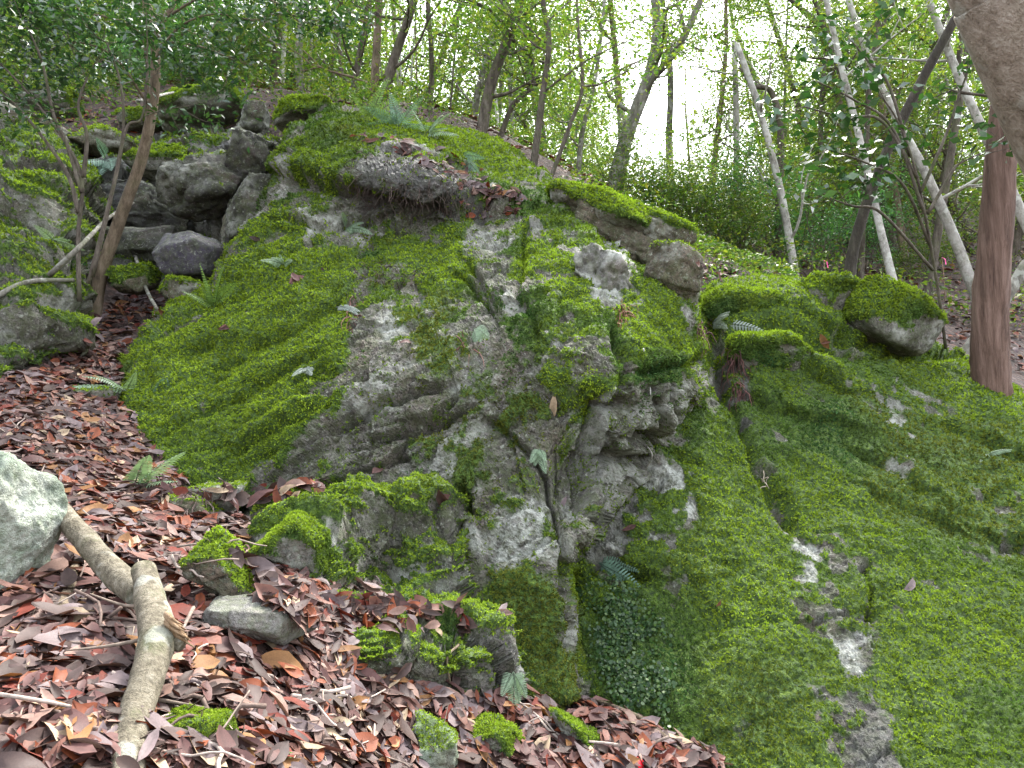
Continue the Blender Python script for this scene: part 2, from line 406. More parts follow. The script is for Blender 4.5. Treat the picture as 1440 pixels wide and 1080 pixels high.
# ---------------------------------------------------------------- main outcrop
MAIN = [(105, 598), (150, 560), (185, 500), (225, 440), (300, 400), (322, 345), (362, 295), (385, 235), (415, 185), (470, 152), (540, 160), (620, 182), (700, 196),
        (755, 240), (800, 285), (850, 335), (900, 380), (955, 395), (985, 420), (978, 470), (990, 545), (962, 600), (935, 655), (880, 700), (838, 750),
        (800, 800), (812, 880), (822, 990), (740, 1010), (600, 960), (470, 900), (400, 800), (330, 720), (190, 690)]
MAINC = [(110, 600, 5.2), (190, 670, 4.6), (300, 560, 5.0), (300, 450, 5.7), (390, 300, 6.4), (450, 560, 4.6), (450, 680, 4.25), (500, 400, 5.5),
         (520, 300, 6.35), (510, 235, 6.3), (600, 240, 6.2), (600, 310, 6.25), (450, 170, 7.4), (600, 180, 7.7), (700, 220, 7.6), (660, 300, 6.2), (600, 500, 4.7), (600, 650, 4.25), (560, 800, 4.0),
         (650, 800, 3.85), (700, 600, 4.3), (760, 700, 3.95), (760, 800, 3.7), (760, 940, 3.5), (800, 310, 6.1), (720, 400, 5.15), (840, 400, 5.0),
         (850, 550, 4.25), (832, 720, 3.95), (880, 620, 4.42), (900, 560, 4.38), (960, 560, 4.65), (930, 620, 4.62), (870, 690, 4.36), (960, 410, 5.3), (975, 480, 5.0), (180, 580, 5.0), (400, 850, 3.8), (340, 720, 4.3), (640, 960, 3.5)]
s = sheet(MAIN, MAINC, 2.1, 48, 26, .28, .022, 5)
P = s.P
mossA = [([(390, 295), (340, 330), (310, 390), (230, 435), (190, 510), (115, 590), (160, 645), (200, 672), (300, 684), (380, 655), (425, 605), (470, 572), (490, 525), (500, 450), (475, 400), (520, 375), (505, 335), (440, 330)], 1.0),
         ([(535, 345), (640, 305), (668, 340), (660, 385), (600, 400), (540, 368)], .95),
         ([(390, 210), (440, 155), (520, 165), (530, 215), (480, 250), (420, 255)], .85), ([(520, 165), (620, 180), (700, 195), (760, 245), (720, 262), (640, 240), (560, 200)], .9),
         ([(735, 285), (790, 290), (840, 340), (800, 350), (750, 320)], .8),
         ([(722, 335), (765, 345), (815, 372), (832, 440), (795, 432), (750, 402), (722, 365)], .9),
         ([(885, 398), (930, 405), (965, 430), (978, 492), (930, 522), (888, 505), (868, 455)], 1.0),
         ([(560, 440), (622, 425), (652, 500), (622, 540), (572, 520)], .8), ([(762, 540), (830, 520), (862, 545), (835, 600), (800, 585)], .85),
         ([(690, 800), (780, 790), (812, 860), (815, 985), (740, 990), (690, 900)], .85), ([(590, 600), (700, 590), (690, 690), (600, 690)], .52),
         ([(790, 610), (838, 600), (835, 665), (800, 650)], .7), ([(730, 430), (780, 450), (760, 500), (730, 480)], .6), ([(640, 560), (760, 540), (740, 640), (660, 660)], .42), ([(860, 500), (930, 520), (900, 560), (850, 545)], .7)]
bare = [([(490, 420), (560, 470), (600, 560), (560, 640), (470, 660), (440, 620), (480, 560)], 1.0), ([(820, 345), (880, 352), (882, 400), (850, 440), (832, 420)], 1.0), ([(420, 300), (520, 295), (520, 318), (430, 325)], .9),
        ([(690, 700), (760, 700), (765, 780), (700, 790)], .9), ([(845, 560), (985, 530), (960, 640), (850, 740), (838, 640)], .9), ([(660, 310), (720, 330), (720, 420), (640, 420)], .7), ([(510, 430), (640, 400), (720, 430), (840, 560), (835, 740), (660, 700), (560, 680)], .5), ([(500, 200), (680, 240), (680, 300), (520, 300)], .75)]
mA = soft_polys(s, mossA, 26, 62, 3); bA = soft_polys(s, bare, 16, 26, 17)
gn = fbm(P * 4.2, 5, 29)
upf = s.n[:, 2]
gn2 = fbm(P * 11, 4, 33, .65)
moss = np.clip(mA * (1 - .75 * bA) + .85 * sstep(-.06, .2, .55 * gn + .75 * gn2 + .25 * (upf - .5)) * (1 - .85 * bA), 0, 1)
moss *= sstep(-.42, -.1, fbm(P * 7.5, 5, 37, .6) + .26 * mA)
uu = (s.X[:, 0] * .87 - s.X[:, 1] * .5) / 150; vv = (s.X[:, 0] * .5 + s.X[:, 1] * .87) / 22
crease = sstep(.16, .42, fbm(np.stack([uu, vv, 0 * uu], 1), 4, 91) + .12 * gn2) * (s.X[:, 0] < 520)
moss = moss * (1 - .75 * crease)
fac = facets(P, .75, .045, 11, STRATA, (1.5, .6, 1), .3) + blocks(P, (-.45, -.25, .85), .24, .8, .045, 12) + blocks(P, (-.5, -.3, .85), .075, .26, .018, 13) + facets(P, .05, .010, 14, STRATA, (1.4, .7, 1), .4)
rough = .010 * ridged(P * 3.2, 5, 6) + .012 * fbm(P * 20, 5, 9, .65)
disp = fac * (1 - .55 * moss) + rough
CRK = [([(485, 588), (560, 556), (615, 546)], 4.5, .15, .035), ([(455, 690), (500, 660), (570, 640)], 4, .10, .02), ([(640, 385), (665, 400), (690, 440)], 4, .10, .02), ([(520, 610), (600, 600), (650, 575)], 3.5, .10, .02), ([(555, 640), (600, 590), (640, 560)], 3, .08, .02), ([(490, 630), (545, 610), (580, 595)], 3, .06, .02), ([(578, 590), (620, 588)], 7, .10, .03),
       ([(415, 250), (500, 270), (600, 290), (680, 290)], 8, .16, .10), ([(400, 310), (470, 322), (520, 305)], 4, .08, .03), ([(650, 690), (640, 760), (645, 850)], 6, .14, -.02), ([(690, 590), (770, 660), (790, 760), (800, 900)], 4, .07, .02),
       ([(840, 560), (835, 640), (838, 740)], 4, .10, 0), ([(850, 575), (880, 570)], 9, .16, 0), ([(895, 612), (935, 618)], 9, .15, .02), ([(858, 640), (900, 648), (930, 655)], 9, .14, .03), ([(925, 560), (930, 600), (940, 640)], 4, .1, .03),
       ([(300, 520), (400, 470), (480, 420)], 4, .06, .02), ([(250, 600), (340, 560), (440, 500)], 4, .06, .02), ([(225, 460), (260, 440), (285, 425)], 6, .09, .03), ([(260, 500), (300, 485)], 5, .07, .02), ([(860, 470), (880, 520), (870, 560)], 6, .10, 0),
       ([(660, 370), (690, 420), (640, 430)], 4, .07, .03), ([(740, 330), (730, 420), (760, 470)], 5, .06, .02), ([(905, 520), (960, 515), (985, 500)], 5, .10, .03), ([(940, 530), (950, 600)], 4, .08, -.03), ([(330, 640), (420, 590), (470, 560)], 5, .07, .02)]
wx = s.X + 3.5 * np.stack([vnoise(np.c_[s.X / 18, np.zeros(len(P))], 61), vnoise(np.c_[s.X / 18, np.ones(len(P))], 62)], 1)
for path, w, dep, stp in CRK:
    d, sd = dpath(wx, path); disp += -dep * np.exp(-(d / w) ** 2) + stp * sd * np.exp(-d / (w * 5)) * (1 - np.exp(-(d / w) ** 2))
d_, sd_ = dpath(wx, [(870, 520), (848, 575), (840, 640), (838, 700), (828, 770)])
disp += np.where(sd_ < 0, -.15 * (1 - np.exp(-d_ / 7)) * np.exp(-(d_ / 75) ** 2), .03 * np.exp(-d_ / 12)) * sstep(525, 570, s.X[:, 1]) * sstep(755, 690, s.X[:, 1])
cush = .05 * (fbm(P * 5.5, 3, 44) + .3) + .018 * np.abs(fbm(P * 15, 3, 45)) * 2
disp += moss * cush - .045 * crease
fade = sstep(-44, -8, s.d)
V = P + s.n * (disp * (.35 + .65 * fade) * s.damp)[:, None]
pale = soft_polys(s, [([(818, 340), (885, 350), (885, 400), (850, 445), (828, 425)], 1.0), ([(690, 700), (765, 690), (775, 790), (700, 790)], .75), ([(540, 425), (565, 430), (560, 480), (530, 470)], .8), ([(600, 610), (680, 600), (660, 690), (600, 660)], .6), ([(720, 800), (760, 800), (765, 850), (735, 850)], .9),
                      ([(430, 305), (520, 300), (500, 320), (430, 325)], .7), ([(650, 300), (720, 320), (700, 350), (650, 340)], .5), ([(880, 560), (960, 550), (950, 620), (890, 610)], .35)], 12, 26, 51, 8)
pale = np.maximum(pale, .5 * sstep(.12, .4, fbm(P * 5 + 3, 4, 52))); wet = soft_polys(s, [([(845, 560), (875, 560), (870, 740), (838, 760)], .3), ([(500, 205), (690, 250), (690, 300), (510, 300)], .85), ([(560, 590), (630, 590), (620, 690), (560, 680)], .3)], 14, 24, 57)  # the crest patch of this mask darkens rock beneath the root mat
pale = pale * (1 - wet)
kinds = np.zeros((len(P), 5))
kinds[:, 0] = soft_polys(s, [(p, 1.7) for p, w in (mossA[0], mossA[3], mossA[5], mossA[6], mossA[8], mossA[1])] , 20, 40, 66)
kinds[:, 3] = soft_polys(s, [(p, 1.4) for p, w in (mossA[7], mossA[9], mossA[10], mossA[13])], 20, 40, 67); kinds[:, 2] = soft_polys(s, [([(300, 560), (200, 640), (250, 690), (420, 690), (430, 600)], .7), ([(580, 640), (700, 640), (690, 700), (560, 700)], 1.2), ([(860, 490), (960, 500), (900, 560)], 1.3)], 20, 40, 68)
mcol = moss_colour(P, kinds)
cols = np.stack([moss, pale * (1 - moss), wet], 1)
V, used = compact(s, V); moss, cols, mcol = moss[used], cols[used], mcol[used]
outcrop = mk('rock_outcrop', V, s.Q, M_rock, cols, False); tag(outcrop, 'tall grey rock outcrop with moss sheets and cracked bare faces', kind='structure')
crisp(outcrop, V, s.Q, .042)
spk = .45 * sstep(.12, .3, fbm(s.P * 24, 3, 39) + .4 * fbm(s.P * 5, 3, 40))
moss_on(outcrop, V, tri(s.Q), np.maximum(sstep(.3, .75, moss), spk) * (s.d > -25), mcol, 2.2, 1, 82000)

# ---------------------------------------------------------------- right slab
SLAB = [(795, 800), (815, 720), (835, 660), (880, 600), (930, 560), (965, 480), (985, 425), (1010, 398), (1060, 388), (1120, 400), (1180, 440), (1240, 470), (1310, 488), (1360, 505), (1400, 535), (1440, 560),
        (1560, 610), (1750, 740), (1780, 1320), (1300, 1330), (1060, 1200), (900, 1090), (830, 1010), (800, 920)]
SLABC = [(850, 740, 4.5), (840, 680, 4.7), (950, 690, 4.6), (960, 600, 5.0), (850, 850, 4.12), (1000, 430, 6.1), (1100, 430, 6.2), (1080, 500, 5.6), (1180, 540, 5.5), (1250, 490, 6.0), (1320, 500, 6.2), (1440, 565, 5.7), (1000, 540, 5.5), (1000, 800, 4.15), (900, 880, 4.05), (840, 960, 3.8),
         (1000, 1000, 3.5), (1030, 1075, 3.25), (1200, 700, 4.75), (1200, 900, 3.75), (1200, 1080, 3.05), (1330, 650, 5.1), (1440, 800, 4.2), (1440, 1080, 2.95), (1440, 660, 5.0), (1200, 1300, 2.4), (1700, 800, 4.0), (1750, 1300, 2.3), (900, 1090, 3.45), (1100, 600, 5.2), (1600, 650, 5.0)]
s = sheet(SLAB, SLABC, 2.4, 48, 30, .25, .022, 8)
P = s.P
bareS = [([(1095, 720), (1155, 745), (1220, 800), (1238, 900), (1280, 1085), (1300, 1200), (1180, 1200), (1158, 920), (1112, 830)], 1.0), ([(835, 640), (960, 645), (990, 715), (965, 745), (930, 790), (820, 800), (815, 720)], 1.05),
         ([(1205, 530), (1285, 525), (1345, 560), (1300, 585), (1220, 570)], .8), ([(1245, 575), (1285, 580), (1278, 605), (1245, 600)], .9), ([(1235, 640), (1290, 640), (1280, 672), (1240, 665)], .8), ([(1365, 700), (1450, 725), (1450, 795), (1410, 775)], .8),
         ([(1065, 630), (1085, 640), (1110, 700), (1130, 745), (1095, 730)], .75), ([(1090, 540), (1160, 530), (1150, 560), (1100, 570)], .5), ([(1035, 990), (1062, 990), (1060, 1020), (1038, 1020)], .8), ([(1275, 960), (1310, 965), (1300, 985), (1280, 985)], .7),
         ([(1385, 860), (1425, 880), (1410, 890), (1380, 870)], .5), ([(985, 480), (1060, 490), (1060, 560), (1000, 570)], .75), ([(1160, 410), (1240, 460), (1230, 500), (1170, 480)], .7), ([(1130, 890), (1160, 900), (1180, 1000), (1150, 1000)], .6)]
bS = soft_polys(s, bareS, 22, 62, 23, 5)
moss = np.clip((1 - .95 * bS) * sstep(-.72, -.38, fbm(P * 4.5, 5, 31) + .25 * vnoise(P * 16, 32)) + .7 * bS * sstep(-.02, .18, fbm(P * 10, 4, 34)), 0, 1)
fac = facets(P, .7, .025, 21, STRATA, (1.6, .6, 1), .3) + blocks(P, (.55, -.2, .8), .16, .5, .026, 22) + blocks(P, (.55, -.25, .8), .06, .18, .014, 23) + facets(P, .045, .008, 24, STRATA, (1.4, .7, 1), .4)
disp = fac * (1 - .5 * moss) + .022 * ridged(P * 3, 5, 26) + .010 * fbm(P * 22, 4, 27)
wx = s.X + 7 * np.stack([vnoise(np.c_[s.X / 18, np.zeros(len(P))], 63), vnoise(np.c_[s.X / 18, np.ones(len(P))], 64)], 1)
for path, w, dep, stp in [([(1095, 470), (1150, 480), (1190, 490)], 7, .12, .06), ([(1130, 530), (1190, 545)], 6, .10, .05), ([(1180, 470), (1250, 490), (1325, 500)], 8, .18, .08), ([(1000, 440), (1005, 520), (1060, 640), (1110, 740)], 9, .12, 0), ([(1420, 760), (1470, 775)], 7, .14, .05),
                          ([(880, 720), (920, 690), (930, 670)], 3, .05, .01), ([(1215, 640), (1300, 690)], 6, .06, .03), ([(1240, 700), (1330, 740)], 6, .05, .03), ([(800, 800), (850, 790), (900, 800)], 7, .12, .05), ([(960, 640), (985, 650)], 4, .06, .02), ([(1215, 800), (1220, 870)], 5, .09, -.03),
                          ([(1060, 560), (1140, 590), (1190, 600)], 6, .07, .04), ([(1340, 600), (1430, 640)], 6, .07, .03)]:
    d, sd = dpath(wx, path); disp += -dep * np.exp(-(d / w) ** 2) + stp * sd * np.exp(-d / (w * 5)) * (1 - np.exp(-(d / w) ** 2))
disp += moss * (.03 * (fbm(P * 4.5, 3, 46) + .2) + .018 * np.abs(fbm(P * 14, 3, 47)) * 2)
disp += .16 * np.exp(-(((s.X[:, 0] - 1080) / 60) ** 2 + ((s.X[:, 1] - 440) / 26) ** 2)) + .12 * np.exp(-(((s.X[:, 0] - 1150) / 40) ** 2 + ((s.X[:, 1] - 522) / 18) ** 2)) + .10 * np.exp(-(((s.X[:, 0] - 1090) / 35) ** 2 + ((s.X[:, 1] - 510) / 20) ** 2))
fade = sstep(-44, -8, s.d)
V = P + s.n * (disp * (.35 + .65 * fade) * s.damp)[:, None]
pale = soft_polys(s, [([(930, 640), (975, 655), (985, 720), (950, 745), (930, 700)], 1.1), ([(840, 650), (930, 650), (930, 780), (825, 790)], .5), ([(1110, 755), (1150, 770), (1160, 830), (1120, 830)], .8), ([(1160, 900), (1215, 900), (1215, 960), (1165, 960)], .8), ([(1245, 580), (1285, 585), (1280, 670), (1240, 665)], .8), ([(1210, 535), (1290, 535), (1290, 580), (1215, 570)], .4), ([(1036, 990), (1062, 990), (1060, 1020), (1038, 1020)], .9)], 10, 24, 53, 8)
pale = np.maximum(pale, .25 * sstep(.15, .4, fbm(P * 5 + 3, 4, 54)))
wet = soft_polys(s, [([(835, 640), (915, 650), (925, 760), (820, 800), (815, 720)], .25), ([(1190, 970), (1260, 1000), (1280, 1200), (1200, 1200)], .55), ([(1200, 800), (1225, 830), (1225, 900), (1205, 900)], .5), ([(985, 480), (1050, 500), (1060, 620), (1000, 570)], .8)], 14, 24, 58)
kinds = np.zeros((len(P), 5))
kinds[:, 0] = soft_polys(s, [([(1000, 400), (1080, 390), (1160, 450), (1130, 500), (1020, 500)], 2.0), ([(980, 560), (1040, 600), (1100, 760), (1120, 900), (1000, 920), (1000, 780), (960, 700)], 1.4), ([(1230, 780), (1440, 820), (1440, 980), (1260, 960)], 1.0), ([(1340, 500), (1440, 550), (1440, 620), (1330, 560)], 1.6), ([(1130, 660), (1220, 690), (1260, 760), (1140, 740)], .8), ([(1220, 950), (1260, 1080), (1380, 1080), (1330, 980)], 1.0)], 24, 60, 66)
kinds[:, 3] = soft_polys(s, [([(1200, 560), (1440, 600), (1440, 780), (1260, 740), (1180, 640)], 1.5), ([(960, 900), (1110, 930), (1160, 1080), (1000, 1080)], .7), ([(970, 700), (1010, 720), (1010, 860), (940, 830)], .7)], 24, 60, 67)
kinds[:, 0] += .35
kinds[:, 2] = soft_polys(s, [([(1080, 550), (1250, 590), (1230, 680), (1090, 650)], 1.5), ([(960, 560), (1000, 570), (1030, 680), (970, 640)], 1.4), ([(880, 800), (980, 820), (980, 1000), (860, 980)], 1.3), ([(1330, 1000), (1440, 960), (1440, 1080), (1330, 1080)], .8), ([(1240, 620), (1330, 650), (1440, 800), (1300, 780)], .5)], 24, 60, 68)
mcol = moss_colour(P, kinds)
ivyw = sstep(-.25, .15, fbm(P * 6, 4, 74)) * soft_polys(s, [([(812, 830), (860, 815), (915, 860), (950, 960), (930, 1015), (860, 985), (818, 930)], 1.0)], 26, 60, 73)
cols = np.stack([moss, pale * (1 - moss), wet], 1)
V, used = compact(s, V); moss, cols, mcol, ivyw = moss[used], cols[used], mcol[used], ivyw[used]
slab = mk('rock_slab', V, s.Q, M_rock, cols, False); tag(slab, 'broad sloping rock slab almost wholly covered in green moss', kind='structure')
crisp(slab, V, s.Q, .042)
moss_on(slab, V, tri(s.Q), sstep(.3, .75, moss) * (s.d > -25) * (1 - .8 * ivyw), mcol, 2.2, 2, 94000)
SLABV, SLABT, SLABW = V, tri(s.Q), ivyw

# ---------------------------------------------------------------- left bank: mossy stepped rock
def simple_sheet(name, label, poly, ctrl, seed, mossamt, bumps, step=2.4, nmax=26000, pale=.15, kind0=1.0, wet=.5):
    s = sheet(poly, ctrl, step, 50, 26, .22, .022, seed); P = s.P
    disp = facets(P, .6, .10, seed, STRATA, (1.6, .7, .8), .35) + blocks(P, (.2, -.4, .9), .17, .5, .05, seed + 1) + facets(P, .08, .012, seed + 2, STRATA, (1.5, .7, 1), .5) + .02 * ridged(P * 3, 5, seed) + .014 * fbm(P * 20, 4, seed)
    for (bx, by, rx, ry, a) in bumps: disp += a * np.exp(-(((s.X[:, 0] - bx) / rx) ** 2 + ((s.X[:, 1] - by) / ry) ** 2) ** 2)
    V = P + s.n * (disp * (.35 + .65 * sstep(-45, -8, s.d)) * s.damp)[:, None]
    G_ = V.reshape(s.nv, s.nu, 3); n = np.cross(np.gradient(G_, axis=1), np.gradient(G_, axis=0)).reshape(-1, 3); n /= np.linalg.norm(n, axis=1)[:, None] + 1e-12; n *= np.where(((CAM - P) * n).sum(1) < 0, -1, 1)[:, None]
    m = sstep(.0, .45, n[:, 2] - .35 + .8 * fbm(P * 4, 5, seed + 4, .6) + mossamt)
    V = V + s.n * (m * (.05 * (fbm(P * 5.5, 3, 44) + .4) + .05 * np.abs(fbm(P * 15, 3, 45))))[:, None]
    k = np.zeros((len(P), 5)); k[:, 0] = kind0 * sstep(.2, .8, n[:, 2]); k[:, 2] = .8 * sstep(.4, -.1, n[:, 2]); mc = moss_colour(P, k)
    cl = np.stack([m, pale * 2 * sstep(0, .4, fbm(P * 4, 4, seed + 6)) * (1 - m), wet * sstep(.25 - wet * .5, .5 - wet * .3, fbm(P * 2, 3, seed + 7))], 1)
    V, used = compact(s, V); m, cl, mc = m[used], cl[used], mc[used]
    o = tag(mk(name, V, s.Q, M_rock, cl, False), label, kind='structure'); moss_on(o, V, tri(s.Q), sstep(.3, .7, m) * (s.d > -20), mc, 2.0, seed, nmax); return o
simple_sheet('rock_bank', 'mossy stepped rock bank under the thin shrub', [(-260, 560), (-260, 180), (0, 172), (70, 185), (125, 235), (150, 300), (128, 350), (118, 395), (100, 430), (112, 465), (70, 500), (30, 530), (0, 545)],
             [(0, 520, 4.95), (0, 450, 5.3), (0, 380, 5.9), (0, 330, 6.5), (0, 230, 7.8), (100, 230, 8.0), (120, 330, 7.0), (90, 440, 5.7), (60, 500, 5.3), (-250, 520, 4.9), (-250, 200, 8), (-250, 350, 6.3), (60, 300, 6.7)], 150, .18,
             [(60, 275, 60, 40, .22), (10, 365, 90, 26, .2), (110, 330, 30, 30, .1), (40, 430, 80, 16, .16), (55, 470, 70, 20, .18), (10, 300, 40, 30, .1)])

simple_sheet('gully_rock', 'dark damp fractured rock behind the gully boulders', [(120, 250), (170, 215), (240, 190), (330, 186), (392, 200), (400, 300), (345, 400), (300, 430), (225, 405), (150, 390), (125, 320)],
             [(130, 260, 8.3), (240, 200, 8.9), (340, 192, 8.7), (385, 250, 7.6), (280, 300, 8.0), (280, 370, 7.9), (220, 370, 7.9), (330, 400, 7.0), (150, 380, 7.3), (300, 425, 6.7), (230, 400, 7.2)], 190, -.12,
             [(300, 220, 50, 18, .15), (180, 240, 40, 20, .12)], 2.6, 9000, .12, .8, .9)
simple_sheet('rock_ledge', 'low stepped rock ledges with moss and leaf trails below the cracked face',
             [(375, 735), (430, 692), (540, 684), (640, 700), (658, 760), (662, 830), (715, 880), (742, 960), (728, 1010), (650, 1020), (560, 1015), (490, 985), (452, 930), (440, 880), (400, 850), (372, 800)],
             [(385, 770, 3.5), (430, 700, 4.0), (430, 800, 3.35), (520, 690, 4.05), (520, 760, 3.75), (520, 835, 3.55), (520, 885, 3.0), (640, 705, 4.0), (640, 780, 3.7), (640, 850, 3.5), (640, 895, 3.08), (470, 930, 2.85), (560, 960, 2.85), (650, 980, 2.95), (720, 960, 3.2), (700, 890, 3.35), (450, 875, 3.0)], 170, .10,
             [(590, 722, 60, 26, .13), (425, 760, 46, 34, .15), (500, 725, 40, 30, .08), (560, 925, 80, 40, .10), (480, 780, 40, 40, .05), (690, 930, 22, 50, .07)], 2.4, 34000, .35, 1.3)

# ================================================================== GROUND
GP = [(0, 1080, 1.5), (200, 1080, 1.62), (450, 1080, 2.1), (600, 1080, 2.6), (850, 1080, 2.95), (1030, 1078, 3.28), (860, 1000, 3.75), (720, 975, 3.5), (0, 850, 2.3), (200, 900, 2.2), (350, 950, 2.3), (450, 900, 2.8), (330, 800, 3.1), (100, 760, 2.9),
      (250, 700, 3.9), (100, 650, 4.0), (0, 600, 4.2), (170, 690, 3.9), (90, 540, 5.3), (200, 435, 6.9), (278, 362, 8.3), (240, 345, 8.5), (310, 320, 8.6), (255, 425, 6.8), (600, 875, 3.35), (0, 500, 5.3), (0, 330, 7.2), (0, 215, 8.8), (120, 330, 7.6), (100, 230, 8.8), (220, 200, 9.4), (330, 190, 9.4), (420, 770, 3.6), (560, 790, 4.5), (860, 740, 5.7), (870, 850, 5.1), (850, 920, 4.7),
      (300, 132, 13), (0, 130, 13), (500, 150, 10), (600, 166, 11), (700, 190, 10.5), (850, 268, 9.8), (950, 335, 9.3), (1050, 380, 8.6), (1200, 375, 11.5), (1300, 345, 14), (1440, 300, 16), (1440, 460, 9.2), (1350, 495, 7.6), (1400, 535, 6.6), (1230, 440, 7.6), (1440, 400, 11), (1600, 560, 7.5),
      (-300, 900, 2.2), (-300, 600, 4.2), (-300, 350, 7), (-300, 150, 12)]
G = [tuple(p) for p in unproj([p[0] for p in GP], [p[1] for p in GP], [p[2] for p in GP])]
for C, dd in ((MAINC, .9), (SLABC, .8)):
    for (a, b, d) in C:
        if (C is MAINC and b <= 800 and a > 345) or (C is SLABC and (a > 1100 or b < 990)): G.append(tuple(unproj(a, b, d + dd)))
G += [(0, 0, 0), (0, .8, .35), (-1.2, .4, .55), (1.5, .5, -.6), (3, 1, -.9), (0, -4, -1.8), (-6, -3, 2), (7, -3, -4), (9, 3, -.5), (-9, 4, 5.5), (0, 20, 7), (-15, 20, 12), (13, 20, 9), (0, 38, 7.5), (-32, 38, 22), (30, 38, 17), (3, 60, 6), (-40, 0, 15), (40, 5, -6), (-10, -25, -5), (20, -25, -12), (-50, 60, 30), (50, 60, 22)]
G = np.array(G); gz = tps(G[:, :2], G[:, 2], 1e-5)
def ground_z(x, y):
    XY = np.stack([np.ravel(x), np.ravel(y)], 1); r = np.hypot(XY[:, 0], XY[:, 1]); k = np.minimum(1, 62 / np.maximum(r, 1e-6))
    return gz(XY * k[:, None])
az = np.radians(np.concatenate([np.linspace(-180, -62, 40)[:-1], np.linspace(-62, 62, 330), np.linspace(62, 180, 40)[1:-1]]))
rr = np.concatenate([[.02], np.geomspace(.3, 62, 230), [90, 160, 320, 700]])
A, Rr = np.meshgrid(az, rr); gx, gy = (np.sin(A) * Rr).ravel(), (np.cos(A) * Rr).ravel()
z = ground_z(gx, gy); rad = np.hypot(gx, gy)
P = np.stack([gx, gy, z], 1)
z = z + np.where(rad < 62, .05 * fbm(P * np.array([1.7, 1.7, 1]), 4, 3) + .02 * fbm(P * 9, 3, 4), 0) * sstep(.3, 1.5, rad) + np.where(rad > 5, .15 * fbm(P * .6, 3, 5), 0)
V = np.stack([gx, gy, z], 1); nu = len(az)
i = (np.arange(len(rr) - 1)[:, None] * nu + np.arange(nu)[None]); j = (np.arange(len(rr) - 1)[:, None] * nu + (np.arange(nu)[None] + 1) % nu)
Q = np.stack([i, j, j + nu, i + nu], -1).reshape(-1, 4)
ground = mk('ground', V, Q, M_soil); tag(ground, 'dark forest soil of the hillside under the leaf litter', kind='structure')
GV, GT = V, tri(Q)

# ================================================================== BOULDERS
def ico(sub):
    me = bpy.data.meshes.new('tmp'); import bmesh
    bm = bmesh.new(); bmesh.ops.create_icosphere(bm, subdivisions=sub, radius=1); bm.to_mesh(me); bm.free()
    V = np.empty(len(me.vertices) * 3); me.vertices.foreach_get('co', V); F = np.empty(len(me.polygons) * 3, np.int32); me.polygons.foreach_get('vertices', F)
    bpy.data.meshes.remove(me); return V.reshape(-1, 3), F.reshape(-1, 3)
ICO = {k: ico(k) for k in (4, 5, 6)}
def boulder(px, py, d, w, h, label, mat=None, moss=0.0, seed=1, thick=.9, tilt=0.0, sub=5, flat=.0, pale=.3, wet=0.0, bright=.8, nmoss=5000, name='boulder', yaw=None, low=-.1, group=None, rockrough=1.0, soft=34):
    rng = np.random.default_rng(seed); D, F = ICO[sub]
    W, H = w * d / FPX / 2, h * d / FPX / 2; T = thick * (W + H) * .5 + .02
    n = rng.normal(size=(9, 3)); n /= np.linalg.norm(n, axis=1)[:, None]; n = np.concatenate([n, [[0, 0, 1], [0, 0, -1], [1, 0, 0], [-1, 0, 0], [0, 1, 0], [0, -1, 0]]])
    n[9:] += rng.normal(size=(6, 3)) * .25; n /= np.linalg.norm(n, axis=1)[:, None]
    hh = np.concatenate([rng.uniform(.78, 1.06, 9), rng.uniform(.78, .98, 6)])
    q = np.clip(D @ n.T, 0.02, None) / hh; r = 1 / (q ** soft).sum(1) ** (1 / soft)
    V = D * r[:, None]; V /= (np.abs(V).max(0)); V = V * [W, T, H]
    R = np.array(Matrix.Rotation(tilt, 3, 'Y') @ Matrix.Rotation(rng.uniform(-.3, .3) if yaw is None else yaw, 3, 'Z')); V = V @ R.T
    c = unproj(px, py, d + T * .45)
    Pw = V + c; S = (W + H) * .5
    nrm = np.zeros_like(V); fn = np.cross(V[F[:, 1]] - V[F[:, 0]], V[F[:, 2]] - V[F[:, 0]])
    for k in range(3): np.add.at(nrm, F[:, k], fn)
    nrm /= np.linalg.norm(nrm, axis=1)[:, None]
    m = np.zeros(len(V))
    if moss: m = np.clip(sstep(low, low + .45, nrm[:, 2] + .75 * fbm(Pw * 5, 4, seed) + (moss - .5)) * min(1, moss * 1.6), 0, 1)
    dsp = rockrough * (facets(Pw, S * .7, S * .10, seed, STRATA, (1.4, .7, 1), .3) + facets(Pw, S * .25, S * .035, seed + 1, STRATA, (1.5, .6, 1), .9) + facets(Pw, S * .1, S * .012, seed + 2, STRATA, (1.5, .6, 1), .6)) * (1 - .5 * m) + .06 * S * fbm(Pw * 2.2 / S, 4, seed + 5) + .008 * fbm(Pw * 25, 3, seed + 6)
    dsp += m * (.035 * (fbm(Pw * 6, 3, 44) + .4) + .02 * np.abs(fbm(Pw * 17, 3, 45)) * 2) * min(1, S * 4)
    V = V + nrm * dsp[:, None]
    pl = np.clip(pale * 2 * sstep(-.05, .4, fbm(Pw * 4, 4, seed + 8)), 0, 1) * (1 - m)
    o = mk(name, V, F, mat or M_grey, np.stack([m, pl, np.full(len(V), wet) * sstep(-.3, .2, fbm(Pw * 3, 3, seed + 9))], 1)); o.location = c
    tag(o, label, 'boulder', group)
    if moss:
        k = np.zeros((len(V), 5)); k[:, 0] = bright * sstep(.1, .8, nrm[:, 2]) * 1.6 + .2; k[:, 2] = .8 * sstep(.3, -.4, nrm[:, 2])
        wgt = sstep(.3, .7, m) * (((CAM - Pw) * nrm).sum(1) > -2.0)
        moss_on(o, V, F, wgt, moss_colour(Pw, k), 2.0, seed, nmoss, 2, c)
    return o
B = boulder
